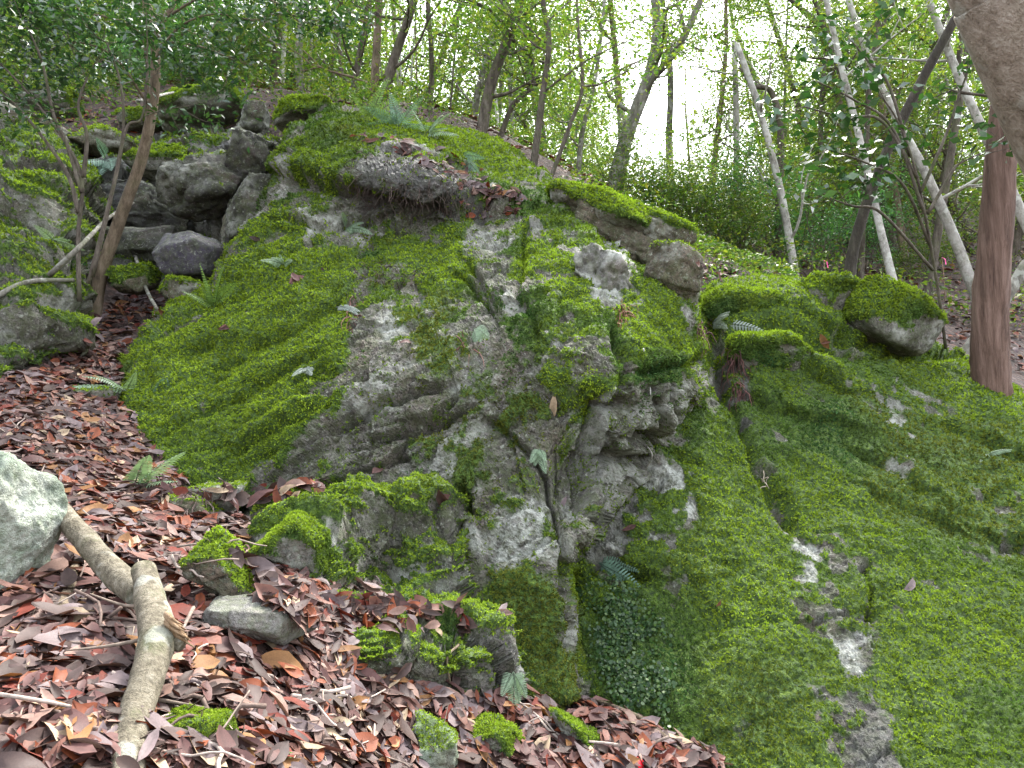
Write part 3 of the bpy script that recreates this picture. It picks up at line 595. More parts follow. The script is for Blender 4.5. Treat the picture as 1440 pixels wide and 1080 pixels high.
# gully on the left
B(195, 290, 7.7, 150, 120, 'large grey angular boulder behind the leaning sapling trunk', M_dark, .25, 101, .8, .25, pale=.15, low=.4, wet=.75)
B(278, 262, 7.3, 120, 125, 'big pale angular boulder with a moss tuft wedged over the gully hollow', M_dark, .3, 102, .8, .35, pale=.25, low=.5, wet=.55)
B(352, 232, 7.5, 62, 84, 'upright pale split boulder beside the mossy outcrop shoulder', M_dark, 0, 103, .9, .15, pale=.25, wet=.5)
B(278, 362, 6.7, 112, 76, 'smooth wet purple boulder sitting in the gully hollow', M_purple, 0, 104, .9, .25, pale=.06, wet=.3, rockrough=.3)
B(205, 352, 7.5, 120, 75, 'dark brown boulder in shade below the grey angular boulder', M_dark, 0, 105, .8, -.1, sub=4, wet=.5, pale=.1)  # dark stone and wet tint put the hollow's shade into its colour
B(330, 345, 7.0, 40, 90, 'narrow dark rock wedge between purple boulder and moss slab', M_brown, .1, 106, .9, .1, sub=4, pale=.15)
B(75, 195, 8.6, 130, 78, 'pinkish brown rock above the mossy bank', M_brown, .2, 107, .7, 0, pale=.3, low=.3)
B(285, 160, 9.2, 130, 56, 'sloping mossy slab under the forest edge above the gully', M_rock, .8, 112, 1.2, -.4, sub=4)
B(358, 168, 9.0, 42, 52, 'small upright grey rock beside the mossy slab', M_dark, 0, 113, .9, .1, sub=4)
B(262, 412, 6.4, 90, 44, 'low mossy stone at the mouth of the gully hollow', M_brown, .4, 114, .9, .1, sub=4)
B(190, 395, 6.7, 60, 44, 'small mossy stone behind the sapling foot', M_brown, .5, 115, .9, 0, sub=4)
B(115, 560, 5.0, 90, 60, 'dark stone under ferns at the edge of the leaf litter', M_brown, .3, 116, .9, .3, sub=4)
B(350, 300, 6.9, 70, 120, 'dark cracked rock wedge at the side of the gully', M_dark, .1, 117, .8, .2, pale=.2, low=.4)
B(225, 232, 8.3, 90, 50, 'mossy lump of rock above the pale angular boulder', M_rock, .7, 118, .9, 0, sub=4)
B(150, 205, 8.8, 110, 50, 'low dark rock above the gully among sticks', M_brown, .3, 119, .9, .1, sub=4)
B(255, 720, 3.6, 110, 60, 'low brown rock half buried beside the big fern', M_brown, .3, 134, .9, .1, low=.2)
B(60, 155, 9.6, 150, 46, 'long mossy rock lying under the shrubs at the top of the bank', M_rock, .7, 161, .9, -.1, sub=4)
B(200, 172, 9.4, 80, 36, 'small mossy rock under twigs above the gully', M_rock, .6, 162, .9, .1, sub=4)
B(430, 160, 8.3, 90, 40, 'mossy rock at the shoulder top of the outcrop', M_rock, .8, 163, .9, .0, sub=4)
# foreground
B(420, 768, 3.22, 110, 84, 'rounded mossy stone at the end of the rock ledge', M_rock, .6, 123, .9, .05, nmoss=6000, low=-.4)
B(300, 795, 2.62, 140, 110, 'low stone with a bright moss cap behind the forked branch', M_brown, .5, 124, .9, .05, nmoss=9000, low=.15, bright=.9)
B(362, 872, 2.48, 175, 76, 'flat bare grey stone among red leaves', M_grey, .0, 125, .9, .12, pale=.05, rockrough=.4)
B(-6, 735, 2.38, 170, 232, 'large smooth pale green boulder at the edge of the leaf bank', M_green, .0, 127, .8, .1, sub=6, pale=.3, rockrough=.4)
B(618, 1055, 2.6, 80, 100, 'pale green upright stone with moss rim in the lower leaves', M_green, .3, 128, .9, .1, pale=.4, nmoss=3000, low=.2)
B(690, 1040, 2.83, 90, 62, 'small mossy stone between leaf piles', M_grey, .55, 129, .9, 0, nmoss=4000)
B(812, 1034, 3.06, 120, 30, 'narrow mossy rock ridge poking out of the leaves', M_rock, .6, 130, .8, .6, nmoss=4000, low=-.1, bright=.3)
B(262, 1052, 1.78, 112, 120, 'mossy stone beside the forked branch', M_rock, .6, 131, .8, 0, nmoss=12000, low=-.3, bright=.4)
B(285, 705, 3.75, 120, 50, 'small grey stone with hanging roots by the big fern', M_grey, .3, 132, .9, 0, sub=4, low=.2)
# crest and right
B(915, 326, 6.3, 112, 52, 'mossy lip rock stepping down from the crest ledge', M_brown, .8, 142, .9, .5, low=.1, bright=1.0, soft=9)
B(1150, 428, 6.15, 112, 80, 'grey boulder with moss streaks beside the capped boulder', M_rock, .6, 147, .8, .2, low=.05, bright=1.0, soft=10)
B(1080, 500, 5.5, 112, 60, 'mossy bulge beneath the moss cushion hump', M_rock, .75, 149, .8, .1, nmoss=6000, low=-.2, bright=1.0, soft=8)
B(840, 298, 6.2, 160, 62, 'overhanging ledge of rock capped with moss on the crest', M_brown, .9, 141, .9, .28, soft=10, nmoss=8000, low=.1, bright=1.0)
B(865, 342, 6.2, 150, 60, 'dark shaded rock under the overhanging ledge', M_brown, .1, 143, .7, .4, wet=.6, pale=.05, low=.5)  # wet tint paints the shade beneath the ledge into the stone
B(943, 388, 5.2, 112, 104, 'brown block with a moss rim under the crest ledge', M_brown, .35, 144, .7, .45, pale=.15, low=.25, bright=1.2)
B(850, 392, 5.08, 74, 92, 'bare whitish jutting rock at the shoulder of the outcrop', M_grey, .18, 165, .7, -.15, pale=.9, rockrough=1.8, low=.4)
B(1252, 450, 6.0, 150, 92, 'rounded boulder with thick moss cap and undercut grey face', M_rock, .85, 156, .8, .38, soft=6, nmoss=9000, low=.15, rockrough=.5, bright=1.0)
B(1060, 436, 6.0, 140, 70, 'low hump of rock under a thick bright moss cushion', M_rock, .9, 148, .8, .15, soft=8, nmoss=8000, low=-.3, bright=1.0)
# ================================================================== TREES
bpy.context.view_layer.update(); DEPS = bpy.context.evaluated_depsgraph_get()
def hit(px, py, dmax=40):
    """the point of the scene seen at a photo pixel"""
    v = unproj(px, py, 1.0) - CAM; v /= np.linalg.norm(v)
    ok, loc, nor, idx, ob, mw = scene.ray_cast(DEPS, Vector(CAM + v * .3), Vector(v), distance=dmax)
    return (np.array(loc), np.array(nor), ob) if ok else None
def leaf_cards(C, rng, L, wid, cols, flat=.55, dirs=None):
    n = len(C); a = rng.normal(size=(n, 3)) if dirs is None else dirs + .5 * rng.normal(size=(n, 3)); a[:, 2] = a[:, 2] * .5 - .15
    a /= np.linalg.norm(a, axis=1)[:, None]
    up = np.array([0, 0, 1.0]) * flat + rng.normal(size=(n, 3)) * (1 - flat); r = np.cross(a, up); r /= np.linalg.norm(r, axis=1)[:, None] + 1e-9
    nn = np.cross(r, a); l = (L * rng.uniform(.6, 1.25, n))[:, None]; w = l * wid
    V = np.stack([C, C + a * l * .45 + r * w * .5 + nn * w * .14, C + a * l - nn * l * .08, C + a * l * .45 - r * w * .5 + nn * w * .14], 1)
    col = cols[rng.integers(0, len(cols), n)] * rng.uniform(.7, 1.3, n)[:, None]
    return V.reshape(-1, 3), np.arange(4 * n).reshape(-1, 4), np.repeat(col, 4, 0)
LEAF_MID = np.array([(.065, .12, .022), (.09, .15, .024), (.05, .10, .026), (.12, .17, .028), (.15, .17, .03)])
LEAF_LIT = np.array([(.12, .17, .02), (.15, .19, .025), (.09, .15, .02), (.17, .17, .03), (.07, .12, .02)])  # yellow-green of backlit leaves put into the leaf colour
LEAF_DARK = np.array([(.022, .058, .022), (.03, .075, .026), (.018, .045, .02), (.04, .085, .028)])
LEAF_GLOSS = np.array([(.03, .068, .032), (.042, .088, .034), (.022, .052, .028), (.05, .10, .03)])
M_bark_dark = bark_mat('dark_bark', (.030, .024, .018), (.085, .07, .055), (.17, .15, .12), 16, .3, .35)
M_bark_black = bark_mat('blackish_bark', (.018, .015, .011), (.045, .038, .030), (.09, .078, .062), 16, .3, .1)
M_bark_grey = bark_mat('grey_bark', (.06, .055, .045), (.15, .14, .115), (.26, .25, .21), 14, .3, .35, flake=.3)
M_bark_pale = bark_mat('pale_bark', (.11, .10, .085), (.34, .325, .29), (.52, .51, .47), 9, .6, .35, flake=.45)
M_bark_red = bark_mat('red_fibrous_bark', (.045, .026, .019), (.135, .084, .064), (.23, .155, .125), 22, .05, 0, .03)
M_bark_tan = bark_mat('tan_flaky_bark', (.14, .11, .08), (.34, .29, .23), (.50, .45, .38), 24, .6, .15, .035, .4)
M_bark_brown = bark_mat('brown_sapling_bark', (.05, .038, .026), (.14, .105, .07), (.24, .19, .14), 18, .3, .2)
def grow(mb, base, dirn, L, R, rng, depth, tips, wander=.25, kids=3, upb=.15, k=5):
    n = 6; P = [np.array(base)]; d = np.array(dirn, float); d /= np.linalg.norm(d)
    for q in range(n):
        d = d + rng.normal(size=3) * wander * .45 + np.array([0, 0, upb * .3]); d /= np.linalg.norm(d); P.append(P[-1] + d * L / n)
    P = np.array(P); mb.tube(P, np.linspace(R, R * .35, n + 1), k if depth else 4, cap=False)
    tips.append((P[-1], d, depth))
    if depth == 0:
        tips.append((P[3], d, 0)); tips.append((P[4], d, 0)); return
    for c in range(kids):
        q = int(rng.integers(2, n + 1)); dd = d + rng.normal(size=3) * .75 + np.array([0, 0, upb])
        grow(mb, P[q], dd, L * rng.uniform(.45, .7), R * .5, rng, depth - 1, tips, wander, kids, upb, k)
def crown_from(tips, rng, per, rad, L, wid, cols, flat=.55, sub=None):
    mb = MB(); C = []
    for p, d, _ in tips:
        m = max(1, int(per * rng.uniform(.5, 1.5))); C.append(p + rng.normal(size=(m, 3)) * rad * np.array([1, 1, .55]) + d * rng.uniform(-.2, .2))
    C = np.concatenate(C); V, Q, c = leaf_cards(C, rng, L, wid, cols, flat); mb.add(V, Q, None, c); return mb
def tree(name, path, w0, w1, label, mat, seed, cat='tree', group=None, ext=3.0, nb=7, bl=1.0, per=32, rad=.22, L=.07, wid=.42, cols=LEAF_MID, lmat=None, forks=(), k=9, bare=.3, rough=.12, sink=True, flare=.35, ridge=0):
    rng = np.random.default_rng(seed); P = unproj(*[np.array([p[i] for p in path], float) for i in range(3)])
    d0 = path[0][2]; R0, R1 = w0 * d0 / FPX / 2, w1 * path[-1][2] / FPX / 2
    if ext:
        dv = P[-1] - P[-2]; dv /= np.linalg.norm(dv); dv = dv * .75 + np.array([0, 0, .3]); P = np.concatenate([P, [P[-1] + dv * ext * .5, P[-1] + dv * ext + np.array([0, 0, .1 * ext])]])
    zg = float(ground_z(P[0, 0], P[0, 1])[0])
    if sink:
        dv = P[0] - P[1]; dv /= np.linalg.norm(dv); drop = max(P[0, 2] - zg, 0) + .12
        P = np.concatenate([[P[0] + dv * drop / max(-dv[2], .35)], P])
    base = P[0]; n = max(14, (5 if not ridge else 14) * len(P)); S = spline(P, n); t = np.linspace(0, 1, n)
    R = R0 * (1 - t) + R1 * (.55 if ext else 1) * t; R = R * (1 + flare * np.exp(-t * 18))
    root = empty(name, base, label, cat, group); mb = MB(); mb.tube(S, R, k, rough=rough, seed=seed, ridge=ridge); tips = []
    for fk in forks:                                              # drawn limbs: list of pixel points, start width, end width
        Fp = unproj(*[np.array([p[i] for p in fk[0]], float) for i in range(3)]); m = 5 * len(Fp)
        mb.tube(spline(Fp, m), np.linspace(fk[1], fk[2], m) * fk[0][0][2] / FPX / 2, 7, rough=rough, seed=seed + 1); tips.append((Fp[-1], Fp[-1] - Fp[-2], 1))
        for q in range(2): grow(mb, Fp[-1 - q], Fp[-1] - Fp[-2] + rng.normal(size=3) * .3, bl * .7, fk[2] * d0 / FPX * .4, rng, 1, tips)
    for q in range(nb):
        i = int(rng.uniform(bare, 1) * (n - 1)); a = rng.uniform(0, 6.28); dd = np.array([math.cos(a), math.sin(a), rng.uniform(.1, .8)])
        grow(mb, S[i], dd, bl * rng.uniform(.6, 1.3), max(R[i] * .4, .006), rng, 1, tips)
    mb.build('trunk', mat, root, local=base)
    if per and tips: crown_from(tips, rng, per, rad, L, wid, cols).build('crown', lmat or M_leaf, root, local=base)
    return root
# -- slender trees on the crest, each traced on its own line
T = tree
gB = 'slender trees on the slope behind the crest'
T('forest_tree', [(492, 160, 10.5), (505, 80, 10.5), (520, 0, 10.6)], 12, 9, 'dark thin tree standing close beside the brown straight trunk', M_bark_dark, 201)
T('forest_tree', [(524, 160, 9.8), (529, 80, 9.8), (533, 0, 9.8)], 15, 12, 'straight light brown trunk rising from the fern clump on the crest', M_bark_brown, 202)
T('forest_tree', [(538, 160, 9.4), (552, 90, 9.4), (582, 0, 9.4)], 17, 14, 'grey brown trunk leaning out over the crest ferns', M_bark_dark, 203)
T('forest_tree', [(604, 168, 10.8), (607, 90, 10.8), (602, 0, 10.8)], 9, 7, 'thin dark wavy trunk behind the leaf bank of the crest', M_bark_dark, 204)
T('forest_tree', [(676, 192, 9.2), (690, 120, 9.2), (715, 50, 9.2), (735, -10, 9.2)], 20, 12, 'stout dark leaning trunk on the crest above bright moss', M_bark_dark, 205, ext=3, nb=8)
T('forest_tree', [(664, 190, 10.2), (672, 130, 10.2), (690, 60, 10.2), (706, 0, 10.2)], 12, 9, 'grey trunk just behind the stout leaning trunk', M_bark_grey, 206)
T('forest_tree', [(752, 220, 8.3), (762, 140, 8.3), (772, 60, 8.3), (762, -10, 8.4)], 12, 8, 'slim dark curved trunk at the end of the crest', M_bark_dark, 207)
T('forest_tree', [(776, 246, 8.0), (800, 180, 8.0), (819, 122, 8.0), (813, 40, 8.0), (812, 20, 8.0)], 7, 5, 'thin black crooked sapling with a side branch', M_bark_dark, 208, ext=1, nb=7, bl=.7, forks=[([(819, 122, 8.0), (845, 118, 8.0), (875, 104, 8.1), (890, 90, 8.2)], 3.5, 2)], L=.055)
T('forest_tree', [(700, 205, 9.5), (720, 150, 9.5), (750, 116, 9.6), (745, 60, 9.6), (748, 0, 9.6)], 9, 6, 'bent dark stem curling out behind the stout leaning trunk', M_bark_dark, 209)
T('forest_tree', [(858, 285, 11), (882, 190, 11), (912, 110, 11), (924, 50, 11), (921, -10, 11)], 26, 13, 'large forked grey trunk standing before the bright sky gap', M_bark_grey, 210, forks=[([(909, 118, 11), (940, 85, 10.8), (965, 45, 10.8), (990, -10, 10.8)], 12, 9)], nb=7, ext=3, bl=1.2, k=12)
T('forest_tree', [(812, 268, 10.5), (818, 190, 10.5), (835, 120, 10.5), (845, 50, 10.6)], 9, 6, 'slim grey trunk between the black sapling and the forked trunk', M_bark_grey, 211)
T('forest_tree', [(1035, 330, 11), (1036, 200, 11), (1033, 60, 11)], 10, 8, 'upright white bare trunk snag behind the mossy boulders', M_bark_pale, 212, ext=0, nb=2, per=0)
T('forest_tree', [(1118, 385, 9.5), (1100, 280, 9.5), (1070, 160, 9.5), (1036, 62, 9.6)], 13, 8, 'leaning white bare trunk crossing the upright white snag', M_bark_pale, 213, ext=0, nb=3, per=0)
T('forest_tree', [(1095, 300, 10.5), (1098, 190, 10.5), (1085, 130, 10.5), (1060, 120, 10.5), (1040, 95, 10.6)], 12, 5, 'dark crooked stem hooked behind the leaning white trunk', M_bark_dark, 214, ext=0, nb=4)
T('forest_tree', [(1262, 420, 8.5), (1240, 330, 8.6), (1215, 220, 8.8), (1180, 80, 9), (1160, -10, 9)], 13, 10, 'pale trunk leaning behind the dark slanting trunk', M_bark_pale, 215, ext=2, nb=5)
T('forest_tree', [(1192, 402, 6.9), (1205, 330, 6.9), (1240, 230, 6.8), (1290, 125, 6.7), (1338, 35, 6.6), (1352, 0, 6.6)], 18, 14, 'dark slanting bare trunk rooted behind the moss capped boulder', M_bark_black, 216, ext=2.5, nb=3, bare=.8, k=12)
T('forest_tree', [(1372, 415, 9.0), (1340, 330, 9.0), (1300, 240, 9.0), (1268, 180, 9.1), (1225, 90, 9.2)], 17, 11, 'white blotched trunk leaning away from the red trunk', M_bark_pale, 217, ext=2, nb=5, k=11)
T('forest_tree', [(1450, 330, 8.0), (1400, 220, 8.0), (1362, 140, 8.0), (1325, 50, 8.1), (1303, -10, 8.1)], 16, 11, 'white flaking trunk leaning across behind the slanting trunk', M_bark_pale, 218, ext=2, nb=4, k=11)
T('forest_tree', [(1330, 260, 10), (1345, 170, 10), (1358, 90, 10), (1362, 20, 10)], 12, 9, 'dark upright stem behind the white flaking trunk', M_bark_dark, 219)
T('forest_tree', [(1395, 560, 6.0), (1392, 450, 6.0), (1402, 300, 6.0), (1412, 160, 6.0), (1420, 60, 6.0)], 54, 44, 'thick red brown trunk with fibrous peeling bark', M_bark_red, 220, ext=3, nb=3, bare=.9, k=40, rough=.05, flare=.8, ridge=.16)
T('forest_tree', [(1660, 560, 2.5), (1560, 300, 2.35), (1472, 110, 2.25), (1412, -10, 2.2), (1375, -90, 2.2)], 165, 150, 'thick tan leaning trunk with flaky bark close overhead', M_bark_tan, 221, ext=2.0, nb=3, bare=.85, k=56, rough=.02, per=10, ridge=.03)
T('forest_tree', [(1215, 280, 10.5), (1222, 130, 10.5), (1232, 50, 10.5), (1240, 0, 10.5)], 9, 6, 'thin dark fork stemmed tree beyond the camellia spray', M_bark_dark, 222, forks=[([(1232, 50, 10.5), (1250, 20, 10.5), (1262, -10, 10.5)], 5, 3)], cols=LEAF_LIT)
T('forest_tree', [(382, 150, 12), (390, 60, 12), (396, -10, 12)], 14, 10, 'dark trunk rising beyond the mossy slab over the gully', M_bark_dark, 223)
T('forest_tree', [(425, 145, 11), (420, 70, 11), (432, -10, 11)], 14, 11, 'pale grey trunk on the rise beyond the outcrop shoulder', M_bark_grey, 224)
T('forest_tree', [(336, 140, 12.5), (332, 60, 12.5), (318, -10, 12.5)], 9, 7, 'thin brown trunk above the small upright rock', M_bark_brown, 225)
T('forest_tree', [(1310, 360, 12), (1330, 230, 12), (1345, 120, 12)], 12, 9, 'dark trunk on the far littered bank', M_bark_dark, 226)
T('forest_tree', [(1355, 500, 7.4), (1400, 440, 7.4), (1445, 370, 7.5)], 18, 16, 'grey fallen pole propped behind the red trunk', M_bark_grey, 227, cat='pole', ext=0, nb=0, per=0)

# -- fill: forest trees and understory shrubs, copies of a few grown forms
def form_tree(seed, H, per, cols, bark, crown_lo):
    rng = np.random.default_rng(seed); P = [np.array([0, 0, -.3])]; d = np.array([rng.normal() * .08, rng.normal() * .08, 1.0])
    for q in range(6): d = d + np.array([rng.normal() * .07, rng.normal() * .07, 0]); P.append(P[-1] + d / np.linalg.norm(d) * H / 6)
    S = spline(P, 24); R = np.linspace(.075, .025, 24) * rng.uniform(.7, 1.3); mb = MB(); mb.tube(S, R, 7, rough=.1, seed=seed); tips = []
    for q in range(15):
        i = int((crown_lo + (1 - crown_lo) * rng.random()) * 23); a = rng.uniform(0, 6.28)
        grow(mb, S[i], np.array([math.cos(a), math.sin(a), rng.uniform(.0, .7)]), rng.uniform(.7, 1.5), max(R[i] * .4, .008), rng, 1, tips, kids=3)
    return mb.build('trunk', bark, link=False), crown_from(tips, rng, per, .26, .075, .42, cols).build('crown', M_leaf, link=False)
def form_shrub(seed, H, per, cols, L):
    rng = np.random.default_rng(seed); mb = MB(); tips = []
    for q in range(6):
        a = rng.uniform(0, 6.28); grow(mb, np.array([0, 0, -.1]), np.array([math.cos(a) * .6, math.sin(a) * .6, 1.0]), H * rng.uniform(.6, 1), .014, rng, 2, tips, kids=3, upb=.1)
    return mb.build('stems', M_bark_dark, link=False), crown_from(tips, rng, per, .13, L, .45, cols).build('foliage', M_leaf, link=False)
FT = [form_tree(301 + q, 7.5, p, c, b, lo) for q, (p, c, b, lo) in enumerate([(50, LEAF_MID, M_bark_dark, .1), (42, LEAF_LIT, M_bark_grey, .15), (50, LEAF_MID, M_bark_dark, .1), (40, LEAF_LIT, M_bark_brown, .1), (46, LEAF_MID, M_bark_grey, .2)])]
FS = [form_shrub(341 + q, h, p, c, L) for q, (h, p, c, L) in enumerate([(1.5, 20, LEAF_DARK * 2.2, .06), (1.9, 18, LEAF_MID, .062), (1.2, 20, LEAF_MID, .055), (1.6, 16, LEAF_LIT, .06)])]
def put(form, names, name, x, y, s, rz, label, cat, group, parts, dz=0.0, tilt=(0, 0)):
    o = empty(name, (x, y, float(ground_z(x, y)[0]) - .05 + dz), label, cat, group); o.rotation_euler = (tilt[0], tilt[1], rz); o.scale = (s, s, s)
    for me, nm in zip(form, parts):
        c = bpy.data.objects.new(nm, me); COL.objects.link(c); c.parent = o
    return o
rng = np.random.default_rng(77)
cnt = 0
def clear(px): return (880 < px < 985) or (1020 < px < 1100)
while cnt < 100:
    px = rng.uniform(-150, 1590) if cnt < 100 else rng.uniform(150, 860); d = rng.uniform(11.5, 30) if px < 1000 else rng.uniform(11, 30)
    if clear(px) and (rng.random() < .8 or d < 17): continue
    x = (px - 720) / FPX * d; y = d
    left = px < 850
    kf = int(rng.integers(0, 5)); look = ['dark barked leafy', 'grey barked yellow green', 'dark barked dense leafy', 'brown barked yellow green', 'grey barked leafy'][kf]
    put(FT[kf], None, 'forest_tree', x, y, rng.uniform(.75, 1.25), rng.uniform(0, 6.28),
        look + (' tree in the wood behind the crest' if left else ' tree on the far bank beyond the mossy boulders'), 'tree',
        look + (' trees in the wood behind the crest' if left else ' trees on the far bank'), ('trunk', 'crown'), tilt=(rng.normal() * .06, rng.normal() * .1)); cnt += 1
for px, d, k, sc, dz in ((950, 17, 1, 1.1, 2.9), (1008, 15, 3, .95, .8), (1070, 20, 1, .8, 0), (880, 15, 3, 1.0, 2.6)):
    x = (px - 720) / FPX * d; z0 = float(ground_z(x, d)[0]); o = put(FT[k], None, 'forest_tree', x, d, sc, px, 'yellow green leafy tree over the bright sky gap', 'tree', 'yellow green trees over the sky gap', ('trunk', 'crown'), dz)
    mb = MB(); mb.tube([(0, 0, -.1), (.02, 0, -dz * .5 / sc - .15), (0, .02, -dz / sc - .3)], [.08, .085, .1], 7, rough=.1); mb.build('trunk_foot', M_bark_grey, o)
cnt = 0
while cnt < 100:
    px = rng.uniform(-150, 1590); left = px < 830
    d = rng.uniform(10.5, 22) if left else rng.uniform(9.5, 22)
    if (px > 1200 and d < 10.5) or (430 < px < 860 and d < 14) or (880 < px < 990 and d > 11): continue
    x = (px - 720) / FPX * d
    kf = int(rng.integers(0, 4)); look = ['dark green', 'tall mid green', 'low mid green', 'yellow green'][kf]
    put(FS[kf], None, 'understory_shrub', x, d, rng.uniform(.7, 1.35) * (1.0 if left else .9), rng.uniform(0, 6.28),
        look + (' leafy shrub under the trees behind the crest' if left else ' bushy shrub in the hollow beyond the mossy boulders'), 'shrub',
        look + (' shrubs under the trees behind the crest' if left else ' shrubs beyond the mossy boulders'), ('stems', 'foliage')); cnt += 1
for px, d, kf in ((960, 9.6, 2), (1000, 9.9, 0), (1040, 9.6, 2), (1075, 10.2, 1), (925, 9.9, 2), (1120, 10.6, 3), (1150, 10, 0), (890, 10.6, 2), (60, 9.8, 2), (160, 10.2, 0), (280, 10.6, 2), (20, 10.8, 1), (340, 11, 1)):
    x = (px - 720) / FPX * d; put(FS[kf], None, 'understory_shrub', x, d, .8 if px > 600 else .6, px * .7, ['dark green', 'tall mid green', 'low mid green', 'yellow green'][kf] + (' bushy shrub in the hollow beyond the mossy boulders' if px > 600 else ' leafy shrub under the trees behind the crest'), 'shrub', ['dark green', 'tall mid green', 'low mid green', 'yellow green'][kf] + (' shrubs beyond the mossy boulders' if px > 600 else ' shrubs under the trees behind the crest'), ('stems', 'foliage'))
# thin pole stems packed in the wood on the left
for q in range(32):
    px = rng.uniform(-20, 720); d = rng.uniform(11, 19); x = (px - 720) / FPX * d; z0 = float(ground_z(x, d)[0]); mb = MB(); hh = rng.uniform(3, 6); ln = rng.normal(size=2) * .12
    S = spline([(x, d, z0 - .2), (x + ln[0] * hh * .4 + rng.normal() * .06, d, z0 + hh * .5), (x + ln[0] * hh, d + ln[1] * hh, z0 + hh)], 12)
    mb.tube(S, np.linspace(.035, .012, 12) * rng.uniform(.6, 1.4), 6)
    tag(mb.build('pole_stem', [M_bark_grey, M_bark_dark, M_bark_brown, M_bark_pale][int(rng.integers(0, 4))]), 'thin bare stem among the packed poles of the wood', 'sapling', 'thin poles of the wood behind the crest')
# far wood: one mass of leaves with no single tree to tell apart
mb = MB(); C = []
while sum(len(c) for c in C) < 58000:
    px = rng.uniform(-250, 1700) if rng.random() < .7 else rng.uniform(380, 870); d = rng.uniform(24, 46)
    if clear(px) and rng.random() < .8: continue
    x = (px - 720) / FPX * d; z0 = float(ground_z(x, d)[0]); zc = z0 + rng.uniform(.3, 9.5) * (1 if px < 860 or px > 1120 else .6); C.append(np.array([x, d, zc]) + rng.normal(size=(70, 3)) * np.array([.8, .8, .5]))
C = np.concatenate(C); V, Q, c = leaf_cards(C, rng, .26, .5, np.concatenate([LEAF_MID, LEAF_LIT]))
mb.add(V, Q, None, c); tag(mb.build('far_wood', M_leaf), 'far foliage of the wood closing the view behind the trees', 'foliage', kind='stuff')
# ---------------------------------------------------------------- left sapling with glossy leaves
def px3(*p): return unproj(*[np.array([q[i] for q in p], float) for i in range(3)])
rng = np.random.default_rng(88)
dS = 5.75
hb = hit(132, 440); base = hb[0] if hb else unproj(132, 440, dS); dS = float(proj(base)[2]); D = dS
root = empty('glossy_sapling', base, 'leaning brown sapling with glossy dark leaves rooted in the leaf gully', 'sapling')
mb = MB(); tips = []
main = np.concatenate([[base - [0, 0, .12]], px3((140, 395, D), (168, 310, D), (200, 220, D), (217, 130, D), (217, 50, D), (203, -10, D), (190, -90, D))]); S = spline(main, 40)
mb.tube(S, np.linspace(20, 9, 40) * D / FPX / 2, 10, rough=.08, seed=4)
limbs = [([(218, 55, D), (232, 25, D), (243, 8, D), (262, -40, D)], 9, 5), ([(203, 215, D), (208, 120, D + .1), (200, 40, D + .1), (186, -20, D + .1)], 5, 3), ([(224, 62, D), (250, 60, D - .2), (290, 68, D - .3), (330, 85, D - .4)], 4, 1.5),
         ([(214, 90, D), (250, 40, D - .3), (300, 20, D - .5), (360, 30, D - .6)], 4, 1.5), ([(215, 60, D), (170, 30, D - .3), (110, 20, D - .5), (50, 40, D - .6)], 4, 1.5), ([(210, 150, D), (160, 80, D - .3), (100, 60, D - .4), (40, 90, D - .5)], 4, 1.5), ([(217, 20, D), (150, -20, D - .4), (90, -20, D - .5), (20, 10, D - .6)], 4, 1.5), ([(232, 25, D), (300, -10, D - .3), (380, 0, D - .4), (420, 30, D - .5)], 4, 1.5)]
for L_, a, b in limbs:
    p = px3(*L_); mb.tube(spline(p, 16), np.linspace(a, b, 16) * D / FPX / 2, 6)
    for q in (.35, .55, .75, .9, 1.0):
        at = spline(p, 21)[int(q * 20)]
        grow(mb, at, (p[-1] - p[0]) + rng.normal(size=3) * .6 + np.array([0, 0, -.2]), .38, .005, rng, 1, tips, kids=2, upb=-.05, k=4)
mb.build('trunk', M_bark_brown, root, local=base)
crown_from(tips, rng, 20, .11, .068, .40, LEAF_GLOSS, .6).build('crown', M_gloss, root, local=base)
# spreading thin shrub at its side
hb = hit(112, 415); base = hb[0] if hb else unproj(112, 415, D); D = float(proj(base)[2]) - .05
root = empty('thin_stemmed_shrub', base, 'thin dark stemmed shrub spreading beside the leaning sapling', 'shrub'); mb = MB(); tips = []
stems = [[(112, 415, D), (110, 330, D), (115, 250, D), (85, 190, D), (30, 120, D), (-20, 70, D)], [(111, 290, D), (95, 245, D), (50, 180, D), (0, 125, D), (-30, 100, D)], [(116, 262, D), (95, 205, D), (75, 160, D), (60, 90, D), (40, 40, D)], [(130, 380, D), (160, 260, D), (178, 180, D), (200, 165, D), (208, 90, D)], [(118, 240, D), (122, 190, D), (110, 150, D), (122, 110, D)], [(125, 390, D), (150, 300, D), (172, 200, D), (170, 120, D), (150, 60, D)]]
for st in stems:
    p = px3(*st); p[0, 2] -= .05; mb.tube(spline(p, 24), np.linspace(6.5, 2.5, 24) * D / FPX / 2, 6)
    for q in range(3): grow(mb, p[-1 - (q % 2)], p[-1] - p[-2] + rng.normal(size=3) * .3, .45, .005, rng, 1, tips, kids=2, k=4)
mb.build('stems', M_bark_dark, root, local=base); crown_from(tips, rng, 22, .11, .065, .4, LEAF_GLOSS, .6).build('foliage', M_gloss, root, local=base)
